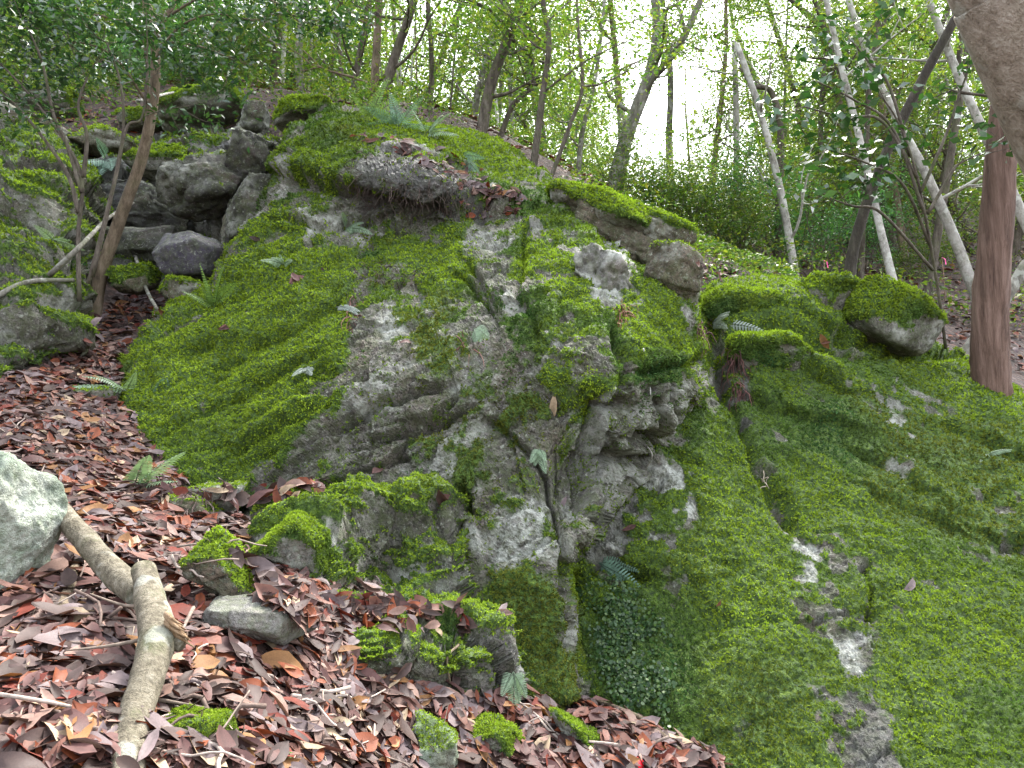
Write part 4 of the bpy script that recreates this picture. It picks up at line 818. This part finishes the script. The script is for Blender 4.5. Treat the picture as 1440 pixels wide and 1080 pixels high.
# camellia spray on the right
base = unproj(1290, 260, 5.6)
root = empty('camellia_sapling', unproj(1330, 480, 6.2), 'camellia sapling with large dark rounded leaves before the slanting trunk', 'sapling'); b0 = np.array(root.location); mb = MB(); tips = []
D = 5.7
for st in [[(1330, 490, 6.2), (1318, 400, 6.0), (1290, 250, D), (1262, 170, D), (1235, 130, D)], [(1300, 300, D), (1255, 180, D), (1200, 140, D), (1150, 115, D - .2)], [(1290, 250, D), (1240, 170, D), (1190, 165, D), (1130, 150, D - .1)], [(1310, 350, 5.9), (1270, 260, D), (1220, 230, D), (1165, 210, D)], [(1295, 270, D), (1330, 190, D), (1350, 130, D), (1370, 80, D)], [(1305, 300, D), (1340, 240, D), (1350, 230, D), (1380, 215, D)], [(1280, 220, D), (1250, 120, D), (1220, 85, D), (1200, 60, D)], [(1350, 130, D), (1390, 135, D), (1420, 140, D), (1440, 120, D)], [(1312, 380, 5.9), (1240, 300, D), (1200, 290, D), (1170, 280, D)]]:
    p = px3(*st); mb.tube(spline(p, 20), np.linspace(5, 2, 20) * D / FPX / 2, 6)
    for q in (.55, .75, .9, 1.0): grow(mb, spline(p, 21)[int(q * 20)], (p[-1] - p[-2]) + rng.normal(size=3) * .35, .3, .004, rng, 1, tips, kids=2, k=4)
mb.build('stems', M_bark_dark, root, local=b0); crown_from(tips, rng, 3.2, .07, .09, .55, LEAF_DARK, .5).build('crown', M_gloss, root, local=b0)
# ================================================================== LEAF LITTER
bpy.context.view_layer.update(); DEPS = bpy.context.evaluated_depsgraph_get()
rng = np.random.default_rng(5); pyr = random.Random(5)
LEAFC = [(.15, .075, .070), (.26, .070, .028), (.34, .22, .185), (.32, .16, .06), (.060, .034, .028), (.22, .17, .18), (.20, .042, .026), (.24, .115, .09), (.50, .39, .27), (.11, .075, .070)]
LEAFC = [tuple(np.array(c) * .68 * np.array([1.0, .96, .91])) for c in LEAFC]
LW = np.array([5.5, 2.6, 3, 1.6, 5, 3.6, 1.9, 3, 1.1, 5]); LW = LW / LW.sum()
def leaf_shape(seed, ns):
    r = np.random.default_rng(seed); t = np.linspace(0, 1, ns); w = .40 * np.sin(np.pi * np.clip(t, 0, 1) ** .88) ** .62 * r.uniform(.6, 1.25); w[0] = .02; w[-1] = .0
    arch, fold, twist, side = r.uniform(-.5, .8), r.uniform(-.05, .55), r.normal() * .7, r.normal() * .2
    V = []
    for q in range(ns):
        y = t[q] - .5; zc = -arch * (2 * y) ** 2 * .25; a = twist * y
        for sx in (-1, 0, 1):
            x = sx * w[q] * .5; zz = abs(sx) * w[q] * fold * .6 + r.normal() * .012
            V.append((x * math.cos(a) - zz * math.sin(a) + side * (2 * y) ** 2 * .3, y, zc + x * math.sin(a) + zz * math.cos(a)))
    Q = [(3 * q + c, 3 * q + c + 1, 3 * q + c + 4, 3 * q + c + 3) for q in range(ns - 1) for c in (0, 1)]
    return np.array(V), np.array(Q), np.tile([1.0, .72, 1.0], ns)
HI = [leaf_shape(900 + q, 8) for q in range(10)]; LO = [leaf_shape(900 + q, 5) for q in range(10)]
def frame(n, a):
    n = n / np.linalg.norm(n); u = np.cross(n, [math.cos(a), math.sin(a), .1]); u /= np.linalg.norm(u); return np.stack([u, np.cross(n, u), n], 1)
SPOTS = []
def leaf_at(p, n, lift=.03):
    n = n + rng.normal(size=3) * .22
    SPOTS.append((p + n * rng.uniform(.003, lift), frame(n, rng.uniform(0, 6.28)), float(np.clip(rng.lognormal(-2.40, .36), .04, .17)), int(rng.integers(0, 10)), int(rng.choice(10, p=LW))))
def scatter_px(poly, n, nz=.35, lift=.03, only=None):
    poly = np.asarray(poly, float); lo, hi = poly.min(0), poly.max(0); X = lo + rng.random((n * 4, 2)) * (hi - lo); d, _ = sdpoly(X, poly); X = X[d > 0][:n]
    for a, b in X:
        h = hit(a, b)
        if h is None or h[1][2] < nz: continue
        if h[2].name.startswith(('trunk', 'crown', 'stems', 'foliage', 'fallen')): continue
        if only and not h[2].name.startswith(only): continue
        leaf_at(h[0], h[1], lift)
LITTER = [(0, 535), (60, 520), (110, 560), (150, 600), (215, 670), (265, 695), (330, 725), (355, 790), (440, 850), (460, 905), (480, 965), (560, 1015), (690, 965), (760, 945), (860, 985), (960, 1030), (1060, 1085), (0, 1085)]
scatter_px(LITTER, 5200, .2, .035, 'ground')
scatter_px([(0, 535), (60, 520), (110, 560), (150, 600), (215, 670), (265, 695), (330, 725), (355, 790), (180, 800), (80, 700), (0, 620)], 2600, .2, .035, 'ground')
scatter_px([(470, 930), (700, 940), (860, 985), (1060, 1085), (500, 1085)], 900, .2, .035, 'ground')
scatter_px([(90, 570), (130, 580), (200, 660), (330, 690), (480, 780), (700, 860), (720, 960), (560, 1000), (440, 920), (300, 820), (180, 720)], 2200, .0, .035, 'ground')
scatter_px([(300, 250), (380, 290), (330, 400), (230, 440), (130, 460), (110, 520)], 260, .0, .03, 'ground')
scatter_px([(125, 480), (175, 515), (215, 600), (262, 690), (200, 690), (100, 575)], 900, .0, .03, 'ground')
scatter_px([(130, 455), (180, 405), (235, 418), (235, 440), (190, 470), (140, 540), (90, 575), (40, 560), (60, 525)], 620, .2)
scatter_px([(325, 785), (420, 828), (560, 848), (650, 855), (665, 890), (560, 892), (450, 862), (340, 812)], 420, .15)
scatter_px([(480, 185), (600, 200), (690, 245), (748, 290), (690, 305), (640, 262), (560, 215)], 240, .1)
scatter_px([(225, 690), (440, 680), (470, 692), (300, 715)], 110, .1)
scatter_px([(640, 255), (740, 270), (745, 300), (655, 305)], 110, .0)
scatter_px([(980, 370), (1040, 380), (1030, 400), (985, 395)], 60, .1)
scatter_px([(1320, 480), (1440, 420), (1440, 530), (1340, 520)], 260, .0, .03, 'ground')
scatter_px([(1200, 380), (1440, 300), (1440, 480), (1280, 440)], 500, .0, .03, 'ground')
scatter_px([(0, 140), (330, 130), (400, 170), (240, 200), (0, 200)], 500, .0, .03, 'ground')
for q in range(28):                                             # strays on the rock
    h = hit(pyr.uniform(200, 1300), pyr.uniform(300, 900))
    if h is not None and h[1][2] > .35 and h[2].name.startswith(('rock', 'boulder', 'moss')): leaf_at(h[0], h[1], .02)
for a, b in ((318, 462), (452, 378), (415, 395), (782, 570), (645, 262), (1160, 480), (622, 700), (455, 680), (706, 862), (560, 940), (440, 945)):
    h = hit(a, b)
    if h is not None: leaf_at(h[0], h[1], .03); leaf_at(h[0], h[1], .05)
scatter_px([(150, 600), (190, 650), (240, 690), (230, 730), (150, 690), (100, 600)], 500, .0)
scatter_px([(330, 780), (400, 800), (470, 880), (480, 920), (380, 850)], 350, .1)
for q in range(5200):                                           # forest floor behind the crest
    px = rng.uniform(-100, 1540); d = rng.uniform(7.5, 15); x = (px - 720) / FPX * d
    leaf_at(np.array([x, d, float(ground_z(x, d)[0]) + .03]), np.array([.2, -.3, 1.0]), .05)
for q in range(7500):                                           # litter goes on outside the picture
    x, y = rng.uniform(-4.5, 1.8), rng.uniform(-.6, 5.0)
    z = float(ground_z(x, y)[0]); a, b, d = proj(np.array([x, y, z]))
    if d > .3 and -20 < a < 1460 and b < 1100: continue
    if x > .6 + .3 * y: continue
    leaf_at(np.array([x, y, z + .02]), np.array([.3, -.4, 1.0]))
size = []
for q, (p, F, L, k, c) in enumerate(SPOTS):
    a, b, d = proj(p); size.append(L / d if (d > .3 and 0 < a < 1440 and 0 < b < 1080) else 0)
order = np.argsort(-np.array(size)); big = set(order[:300].tolist())
cache = {}
for q in order[:300]:
    p, F, L, k, c = SPOTS[q]
    if (k, c) not in cache:
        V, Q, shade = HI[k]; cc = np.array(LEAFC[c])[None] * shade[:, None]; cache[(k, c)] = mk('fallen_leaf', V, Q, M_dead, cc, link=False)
    o = bpy.data.objects.new('fallen_leaf', cache[(k, c)]); COL.objects.link(o)
    Mx = Matrix.Identity(4)
    for i in range(3):
        for j in range(3): Mx[i][j] = F[i, j] * L
        Mx[i][3] = p[i]
    o.matrix_world = Mx
    nm = ['purple brown', 'rusty red', 'pale pinkish', 'tan orange', 'dark blackish', 'lilac grey', 'deep red', 'dusky pink', 'cream tan', 'greyish brown'][c]
    tag(o, nm + ' dry leaf lying in the leaf litter below the outcrop', 'leaf', nm + ' fallen leaves in the litter')
mb = MB()
for q, (p, F, L, k, c) in enumerate(SPOTS):
    if q in big: continue
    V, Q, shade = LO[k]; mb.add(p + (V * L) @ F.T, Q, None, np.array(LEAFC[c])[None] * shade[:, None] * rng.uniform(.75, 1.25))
tag(mb.build('leaf_litter', M_dead), 'thick carpet of red brown dead leaves', 'leaf litter', kind='stuff')

# ================================================================== FERNS
FERNC = {'green': (.10, .19, .085), 'pale': (.19, .27, .17), 'blue': (.13, .22, .16), 'white': (.26, .30, .26), 'lime': (.12, .20, .045)}
def frond(mb, base, d, L, W, col, seed, droop=.6, n=17, face=(0, 0, 1)):
    r = np.random.default_rng(seed); d = np.array(d, float); d /= np.linalg.norm(d); P = [np.array(base)]
    for q in range(n): d = d + np.array([0, 0, -droop / n]) + r.normal(size=3) * .02; d /= np.linalg.norm(d); P.append(P[-1] + d * L / n)
    P = np.array(P); mb.tube(P, np.linspace(.0028, .0008, n + 1), 4, np.array(col) * .6, cap=False)
    for q in range(2, n + 1):
        t = q / n; l = W * .5 * (1 - t) ** .75 * min(1, .55 + t * 2.2) + .006; ax = P[min(q, n)] - P[q - 1]; ax /= np.linalg.norm(ax)
        sd = np.cross(ax, face); sd /= np.linalg.norm(sd) + 1e-9; nn = np.cross(sd, ax)
        for sgn in (-1, 1):
            dr = sgn * sd + ax * .35 - nn * .22; w = L / n * .46; c = np.array(col) * r.uniform(.75, 1.25)
            V = [P[q]]; m = 4
            for j in range(1, m): f = j / m; V += [P[q] + dr * l * f + ax * w * (1 - f * .55) * (1.15 if j % 2 else .8), P[q] + dr * l * f - ax * w * (1 - f * .55) * (1.15 if j % 2 else .8)]
            V.append(P[q] + dr * l - nn * l * .15); V = np.array(V)
            Qd = [(2 * j - 1, 2 * j, 2 * j + 2, 2 * j + 1) for j in range(1, m - 1)]; Tt = [(0, 2, 1), (2 * m - 3, 2 * m - 2, 2 * m - 1)]
            mb.add(V, Qd, Tt, c)
def fern(px, py, fronds, label, kind, seed, group=None, cat='fern'):
    h = hit(px, py)
    if h is None: return
    p, n, _ = h; d = float(proj(p)[2]); root = empty('fern', p, label, cat, group)
    rr_ = random.Random(seed); a0 = fronds[0]; fronds = list(fronds) + [(a0[0] + rr_.uniform(-.9, .9), a0[1] + rr_.uniform(-.9, .4), a0[2] * rr_.uniform(.5, .8), a0[3] * .75) for _ in range(2)]
    for q, (dx, dy, Lp, Wp) in enumerate(fronds):               # direction on the picture plane, length and width in photo pixels
        dv = RT * dx + UP * (-dy) - FW * .45; mb = MB(); frond(mb, p + n * .01, dv + n * .35, Lp * d / FPX * 1.35, Wp * d / FPX * 1.2, FERNC[kind], seed + q, .5, 17, n * .9 + np.array([0, -.35, .45]))
        mb.build('frond', M_fern, root, local=p)
fern(188, 688, [(.9, -.55, 84, 50), (1, -.1, 60, 36)], 'broad pale fern arching over the red leaves below the moss slope', 'pale', 1)
fern(158, 500, [(-.4, 1, 40, 34), (.7, .6, 34, 26)], 'bluish fern drooping in the leaf gully', 'blue', 3)
fern(178, 552, [(-1, -.05, 66, 20), (.2, -.2, 40, 16), (-.8, -.4, 44, 16)], 'pale flat fern at the foot of the moss slope', 'pale', 5)
fern(328, 722, [(-1, .5, 44, 34), (-.3, 1, 34, 28)], 'small green fern among red leaves above the moss capped stone', 'blue', 8)
fern(668, 462, [(.5, .7, 32, 30), (.9, .2, 26, 20)], 'pale green fern tuft on the bare centre of the face', 'pale', 11)
fern(488, 322, [(.9, .2, 44, 16), (.6, .6, 36, 14), (.2, -.5, 24, 12)], 'pale fern hanging below the dark rooted ledge', 'pale', 13)
fern(472, 432, [(1, .25, 54, 14), (.8, .0, 40, 10)], 'withered white fern frond by the root tuft', 'white', 16)
fern(1003, 455, [(1, .05, 56, 20), (.9, .35, 48, 18), (.6, -.4, 30, 12)], 'whitish fern leaning over the mossy gully on the slab', 'white', 18)
fern(758, 632, [(.1, 1, 28, 16), (-.6, .5, 22, 12)], 'tiny pale fern sprig low on the face', 'pale', 21)
fern(842, 790, [(1, .1, 60, 24), (.8, .4, 44, 18)], 'green fern over the ivy hollow', 'blue', 24)
fern(722, 942, [(.15, 1, 38, 24), (.7, .5, 28, 18)], 'pale fern at the foot of the outcrop toe', 'pale', 27)
fern(594, 422, [(.0, 1, 22, 20)], 'small green leaf fern under the root mat', 'green', 29)
fern(562, 178, [(-.6, -.6, 40, 26), (.6, -.5, 40, 26), (.9, .1, 46, 28), (-.9, .0, 40, 24), (0, -1, 34, 24)], 'blue green fern clump on the crest', 'blue', 31)
fern(600, 188, [(.7, -.4, 40, 24), (.9, .3, 44, 24), (-.5, -.7, 30, 20)], 'second fern clump on the crest beside the bright moss', 'pale', 37)
fern(400, 372, [(-.6, -.4, 26, 14), (.7, -.3, 26, 14)], 'small pale fern high on the moss slope', 'pale', 41)
fern(300, 432, [(-.5, -1, 46, 24), (.5, -1, 40, 24), (0, -1, 50, 26), (-.9, -.5, 34, 20)], 'bright lime fern at the top of the moss slope', 'lime', 44)
fern(75, 338, [(.8, .2, 40, 20), (-.6, .4, 34, 18)], 'pale fern on the mossy bank', 'pale', 49)
fern(150, 225, [(-.7, .3, 40, 26), (.7, .4, 40, 26), (.1, 1, 34, 24)], 'blue green fern above the grey gully boulder', 'blue', 52)
fern(235, 530, [(.0, 1, 24, 16), (-.7, .4, 22, 14)], 'small dark fern in the moss crease', 'blue', 56)
fern(1390, 640, [(.6, .4, 30, 14), (-.7, .4, 30, 14)], 'small pale fern sprig on the mossy slab', 'pale', 58)
fern(430, 518, [(.6, .3, 20, 12), (-.6, .4, 18, 10)], 'tiny whitish fern in the moss slope', 'white', 60)
fern(650, 218, [(.7, .5, 30, 18), (-.4, .6, 26, 16)], 'bluish fern hanging from the crest leaves', 'blue', 62)
fern(520, 165, [(-.6, -1, 30, 16), (.3, -1, 44, 20), (.7, -.8, 40, 20)], 'lime green fern before the straight brown trunk', 'lime', 64)

# ================================================================== ROOTS, TWIGS, BRANCHES
def roots(poly, n, Lr, label, seed, col=(.10, .065, .055), hang=.9, r0=.0035):
    r = np.random.default_rng(seed); mb = MB(); poly = np.asarray(poly, float); lo, hi = poly.min(0), poly.max(0); first = None
    for q in range(n):
        for _ in range(20):
            X = lo + r.random(2) * (hi - lo)
            if sdpoly(X[None], poly)[0][0] > 0: break
        h = hit(*X)
        if h is None: continue
        p, nn, _ = h; first = p if first is None else first; d = nn * .6 + r.normal(size=3) * .8; P = [p - nn * .02]
        L = Lr * r.uniform(.5, 1.4)
        for k in range(6): d = d * .75 + r.normal(size=3) * .35 + np.array([0, -.05, -hang * .5]); d /= np.linalg.norm(d); P.append(P[-1] + d * L / 6)
        mb.tube(np.array(P), np.linspace(r0, r0 * .4, 7) * r.uniform(.6, 1.5), 4, np.array(col) * r.uniform(.5, 2.0), cap=False)
    if first is not None: tag(mb.build('hanging_roots', M_twig), label, 'roots', kind='stuff')
roots([(500, 205), (600, 215), (690, 260), (680, 298), (520, 300), (490, 250)], 380, .2, 'dark tangle of roots hanging from the crest of the outcrop', 1, (.05, .036, .03), .7, .0028)
roots([(490, 375), (540, 362), (595, 385), (590, 402), (500, 400)], 160, .10, 'matted dark root tuft growing on the face', 2, (.06, .045, .035), .6, .0028)
roots([(488, 415), (512, 415), (508, 470), (490, 470)], 45, .22, 'reddish roots trailing beneath the root tuft', 3, (.12, .06, .05), 1.4)
roots([(640, 462), (668, 470), (660, 490), (645, 490)], 30, .16, 'small brown rootlets below the fern tuft', 4, (.13, .07, .055), 1.4)
roots([(1018, 490), (1040, 495), (1050, 545), (1030, 555)], 110, .2, 'reddish brown root bundle hanging in the slab gully', 5, (.11, .055, .05), 1.5)
roots([(980, 450), (998, 455), (1000, 480), (984, 480)], 40, .14, 'dark red rootlets under the whitish fern', 6, (.10, .05, .05), 1.4)
roots([(255, 690), (300, 690), (280, 720), (250, 715)], 60, .1, 'dry rootlets hanging from the small grey stone', 7, (.16, .12, .10))
roots([(860, 420), (885, 425), (885, 455), (865, 460)], 60, .12, 'brown root fringe under the whitish jutting rock', 8, (.13, .07, .04), 1.2)
roots([(1070, 660), (1085, 670), (1080, 690)], 16, .14, 'pale dry grass wisp on the slab', 9, (.40, .34, .26), 1.0)
# twigs in the litter
tw = 0
for q in range(150):
    a, b = pyr.uniform(0, 950), pyr.uniform(540, 1078)
    if sdpoly(np.array([[a, b]]), LITTER)[0][0] < 5: continue
    h = hit(a, b)
    if h is None or h[2].name.startswith('boulder'): continue
    p, nn, _ = h; th = pyr.uniform(0, 6.28); L = pyr.uniform(.12, .5); u = np.array([math.cos(th), math.sin(th), 0]); u = u - nn * (u @ nn); u /= np.linalg.norm(u)
    P = [p + nn * .03 + u * L * (k / 5 - .5) + rng.normal(size=3) * .012 * (1 if k % 5 else 1.4) for k in range(6)]; mb = MB()
    mb.tube(spline(P, 12), np.linspace(.0045, .002, 12) * pyr.uniform(.6, 1.6), 5, np.array(pyr.choice([(.22, .17, .14), (.12, .085, .07), (.34, .28, .24)])))
    tag(mb.build('twig', M_twig), 'thin dry twig lying on the dead leaves', 'twig', 'twigs in the leaf litter'); tw += 1
def stick(pts, w, label, mat, lift=.0, cat='branch', k=7):
    P = []
    for (a, b) in pts:
        h = hit(a, b); P.append(h[0] + h[1] * lift if h is not None else unproj(a, b, 6))
    mb = MB(); n = 6 * len(P); d = float(proj(P[0])[2]); mb.tube(spline(P, n), np.linspace(w[0], w[1], n) * d / FPX / 2, k, rough=.1, seed=int(pts[0][0]))
    return tag(mb.build('fallen_branch', mat), label, cat)
stick([(0, 418), (45, 402), (100, 394)], (9, 6), 'thin grey pole lying on the mossy bank', M_bark_grey, .04)
stick([(62, 385), (110, 348), (160, 310), (190, 285)], (8, 5), 'bare pale branch propped against the gully boulder', M_bark_grey, .06)
stick([(190, 365), (205, 400), (228, 440)], (5, 4), 'thin pale stick sliding into the leaf gully', M_bark_grey, .05)
stick([(150, 748), (190, 745), (222, 756)], (7, 6), 'short brown stick among the leaves behind the forked branch', M_bark_brown, .03)
stick([(85, 870), (105, 800)], (20, 16), 'rotten brown stick half buried in the leaf litter', M_bark_brown, .02)
stick([(1085, 382), (1130, 376), (1165, 372)], (6, 4), 'dark dead branch lying on top of the boulders', M_bark_dark, .04)
stick([(205, 150), (240, 132), (275, 122)], (5, 4), 'pale broken stick above the mossy slab', M_bark_pale, .1)
stick([(640, 905), (632, 930), (628, 955)], (4, 3), 'curved root over the dark step block', M_bark_brown, .02)
stick([(845, 985), (900, 1020), (960, 1068)], (7, 5), 'thin stick lying along the lower leaf pile', M_bark_brown, .03)
stick([(905, 490), (918, 525), (920, 555)], (2.4, 1.6), 'pale dry grass stem hanging by the notch', M_bark_pale, .05)
stick([(900, 605), (908, 635), (912, 660)], (2.2, 1.6), 'pale straw stem hanging in the notch', M_bark_pale, .05)
# fine debris: leaf stalks, bark crumbs and broken twigs too many to tell apart
mb = MB()
for q in range(1500):
    a, b = rng.uniform(0, 1000), rng.uniform(540, 1080)
    if sdpoly(np.array([[a, b]]), LITTER)[0][0] < 0: continue
    h = hit(a, b)
    if h is None or h[2].name.startswith(('boulder', 'rock')): continue
    u = rng.normal(size=3); u -= h[1] * (u @ h[1]) * .85; u /= np.linalg.norm(u); L = rng.uniform(.02, .14); k = rng.normal(size=3) * L * .08
    mb.tube([h[0] + h[1] * .012 - u * L / 2, h[0] + h[1] * .02 + k, h[0] + h[1] * .012 + u * L / 2], np.array([.0018, .0016, .001]) * rng.uniform(.6, 1.6), 3, np.array([(.20, .15, .12), (.09, .06, .05), (.32, .26, .20)][int(rng.integers(0, 3))]), cap=False)
tag(mb.build('litter_debris', M_twig), 'fine broken twigs and leaf stalks strewn through the litter', 'debris', kind='stuff')
# the forked fallen branch
M_log = bark_mat('mossy_log_bark', (.05, .042, .028), (.15, .13, .092), (.27, .245, .19), 30, .8, .45, .02, .3)
M_wood = bark_mat('broken_wood', (.13, .075, .035), (.28, .18, .10), (.40, .30, .20), 40, .1)
def gpt(px, py, lift):
    h = hit(px, py); return h[0] + np.array([0, -.02, 1.0]) * lift if h is not None else unproj(px, py, 2.2)
o1 = [unproj(60, 690, 2.75), unproj(110, 748, 2.55), unproj(155, 800, 2.4), unproj(200, 838, 2.28)]
o2 = [unproj(203, 802, 2.25), unproj(212, 850, 2.12), unproj(222, 895, 2.0), unproj(208, 950, 1.86), unproj(190, 1010, 1.74), unproj(175, 1090, 1.6), unproj(165, 1180, 1.5)]
root = empty('fallen_log', o2[2], 'crooked grey fallen branch with a broken stub lying on the leaves', 'branch')
mb = MB(); S = spline(o2, 44); mb.tube(S, (.044 - .006 * np.cos(np.linspace(0, 9, 44))) * np.linspace(.92, .95, 44), 22, rough=.16, seed=3); mb.tube(spline([o2[2], unproj(240, 900, 1.99), unproj(256, 908, 1.98)], 9), np.linspace(.032, .018, 9), 12, rough=.2, seed=5)
mb.build('main_stem', M_log, root, local=o2[2])
mb = MB()
for q in range(9):                                              # torn splinters where a limb broke off
    e = unproj(258 + q * 2, 882 + q * 4 + rng.uniform(-6, 6), 1.965 + rng.uniform(-.02, .02)); b0 = unproj(234, 862 + q * 3.5, 1.985)
    mb.tube(spline([b0, (b0 + e) / 2 + rng.normal(size=3) * .004, e], 6), np.linspace(.010, .0012, 6), 5, rough=.3, seed=q)
mb.build('broken_stub', M_wood, root, local=o2[2])
for a, b, L in ((212, 850, .22), (200, 980, .18), (222, 895, .25)):
    p0 = unproj(a, b, 2.12 - (b - 850) * .0019); mb = MB(); dv = np.array([rng.choice([-1, 1]) * .8, rng.uniform(-.3, .3), rng.uniform(-.1, .3)])
    mb.tube(spline([p0, p0 + dv * L * .5 + rng.normal(size=3) * .02, p0 + dv * L + np.array([0, 0, -.03])], 9), np.linspace(.007, .002, 9), 6, (.18, .14, .11), rough=.2, seed=a); mb.build('side_twig', M_twig, root, local=o2[2])
root2 = empty('fallen_log', o1[-1], 'straight grey fallen branch running from the pale boulder to the fork', 'branch')
mb = MB(); mb.tube(spline(o1, 26), np.linspace(.033, .044, 26), 18, rough=.14, seed=4); mb.build('stem', M_log, root2, local=o1[-1])

# ================================================================== SMALL PLANTS, IVY, TAPE
rngi = np.random.default_rng(61); sI = sample_tris(SLABV, SLABT, SLABW, 26000, rngi, 9000)
f, Bc, nn = sI; Pp = (SLABV[SLABT[f]] * Bc[..., None]).sum(1); nn = nn * np.where(((CAM - Pp) * nn).sum(1) < 0, -1, 1)[:, None]; VV, CC = [], []
u = np.cross(nn, rngi.normal(size=nn.shape)); u /= np.linalg.norm(u, axis=1)[:, None]; nt = nn + .45 * rngi.normal(size=nn.shape); nt /= np.linalg.norm(nt, axis=1)[:, None]; u = u - nt * (u * nt).sum(1)[:, None]; w = np.cross(nt, u)
r_ = rngi.uniform(.004, .012, len(Pp))[:, None]; ctr = Pp + nn * rngi.uniform(.015, .05, len(Pp))[:, None]
hexa = [ctr + r_ * (u * math.cos(a) + w * math.sin(a)) for a in np.linspace(0, 2 * math.pi, 7)[:-1]]
V = np.stack(hexa, 1).reshape(-1, 3); F6 = np.arange(len(V)).reshape(-1, 6)
c = np.array([(.05, .10, .04), (.035, .075, .03), (.07, .13, .045), (.09, .15, .04)])[rngi.integers(0, 4, len(Pp))] * rngi.uniform(.7, 1.3, len(Pp))[:, None]
tag(mk('ivy_cover', V, F6, M_leaf, np.repeat(c, 6, 0), False), 'small dark green creeping leaves matted over the slab foot', 'ivy', kind='stuff')
def sprig(px, py, label, seed, n=7, L=.03, H=.08, cols=((.06, .16, .04), (.09, .2, .05))):
    h = hit(px, py)
    if h is None: return
    r = np.random.default_rng(seed); p = h[0]; root = empty('seedling', p, label, 'seedling'); mb = MB(); tp = p + np.array([0, -.02, H]); mb.tube([p, (p + tp) / 2 + r.normal(size=3) * .008, tp], [.002, .0018, .001], 4); mb.build('stem', M_bark_brown, root, local=p)
    V, Q, c = leaf_cards(p + (tp - p) * r.uniform(.4, 1, n)[:, None], r, L, .5, np.array(cols), .5)
    for q in range(n): mk('leaf', V[4 * q:4 * q + 4] - p, np.array([[0, 1, 2, 3]]), M_leaf, c[4 * q:4 * q + 4], True, root)
sprig(380, 790, 'small green seedling in the leaves beside the mossy stone', 1)
sprig(398, 1076, 'tiny green seedling sprouting from the lower leaves', 2, 5, .03, .04)
sprig(290, 955, 'yellow green moss sprig beside the forked branch', 3, 8, .015, .03)
# low green undergrowth far behind
def cover(n, box, label, name, L=.06, cols=LEAF_MID, hmax=.35, cond=None):
    r = np.random.default_rng(n); px = r.uniform(box[0], box[1], n); d = r.uniform(box[2], box[3], n); x = (px - 720) / FPX * d
    keep = fbm(np.stack([x * .9, d * .9, d * 0], 1), 3, 12) > -.15; x, d = x[keep], d[keep]; z = ground_z(x, d)
    C = np.stack([x, d, z + r.uniform(.0, hmax, len(x)) ** 1.0], 1); V, Q, c = leaf_cards(C, r, L, .5, cols, .6); mb = MB(); mb.add(V, Q, None, c); tag(mb.build(name, M_leaf), label, 'undergrowth', kind='stuff')
cover(20000, (-60, 830, 8.4, 15), 'low green undergrowth on the forest floor behind the crest', 'undergrowth')
cover(7000, (470, 880, 7.4, 10.5), 'low leafy plants along the crest', 'undergrowth', .05, LEAF_MID, .22)
cover(5000, (880, 1130, 6.7, 9.2), 'low leafy plants behind the mossy boulders', 'undergrowth', .05, LEAF_MID, .22)
cover(22000, (840, 1500, 8.6, 20), 'low green undergrowth in the hollow beyond the boulders', 'undergrowth', .065, np.concatenate([LEAF_MID, LEAF_LIT]), .5)
# survey tape and a red cap
M_pink, nt, out = mat_new('pink_tape'); nN = N(nt); nt.links.new(nN('BsdfPrincipled', ins={'Base Color': (.75, .07, .28, 1), 'Roughness': .4}).outputs[0], out.inputs[0])
M_red, nt, out = mat_new('red_plastic'); nN = N(nt); nt.links.new(nN('BsdfPrincipled', ins={'Base Color': (.75, .015, .03, 1), 'Roughness': .35}).outputs[0], out.inputs[0])
def tape(px, py, d, label):
    p = unproj(px, py, d); p0 = np.array([p[0], p[1], float(ground_z(p[0], p[1])[0]) - .05]); root = empty('marker_tape', p0, label, 'marker tape'); H = max(p[2] - p0[2], .25)
    mb = MB(); mb.tube([(0, 0, 0), (.01, 0, H * .5), (0, .01, H)], [.006, .005, .004], 5, (.3, .2, .14)); mb.build('stake', M_twig, root)
    pts = spline([(0, 0, H), (.02, -.03, H - .03), (.03, -.02, H - .06), (.035, -.02, H - .10)], 9); V = np.concatenate([pts + [-.009, 0, 0], pts + [.009, .006, 0]]); mk('ribbon', V, np.array([(q, q + 1, q + 10, q + 9) for q in range(8)]), M_pink, None, True, root)
tape(1325, 362, 10, 'pink marker tape on the far littered bank by the white blotched trunk'); tape(1159, 366, 9.2, 'small pink marker tape behind the grey boulder')
h = hit(893, 1075)
if h is not None:
    mb = MB(); a = np.linspace(0, math.pi / 2, 6); ring = np.linspace(0, 2 * math.pi, 15)[:-1]; V = np.concatenate([np.stack([.035 * np.cos(t) * np.cos(ring), .035 * np.cos(t) * np.sin(ring), .022 * np.sin(t) + 0 * ring], 1) for t in a[:-1]] + [[[0, 0, .023]]])
    Q = [(14 * i + j, 14 * i + (j + 1) % 14, 14 * i + 14 + (j + 1) % 14, 14 * i + 14 + j) for i in range(4) for j in range(14)]; T3 = [(56 + j, 56 + (j + 1) % 14, 70) for j in range(14)]
    mb.add(V, Q, T3); o = mb.build('bottle_cap', M_red); o.location = h[0] + h[1] * .01; o.rotation_euler = (.3, .2, 0); tag(o, 'bright red round cap half hidden in the lower leaves', 'cap')
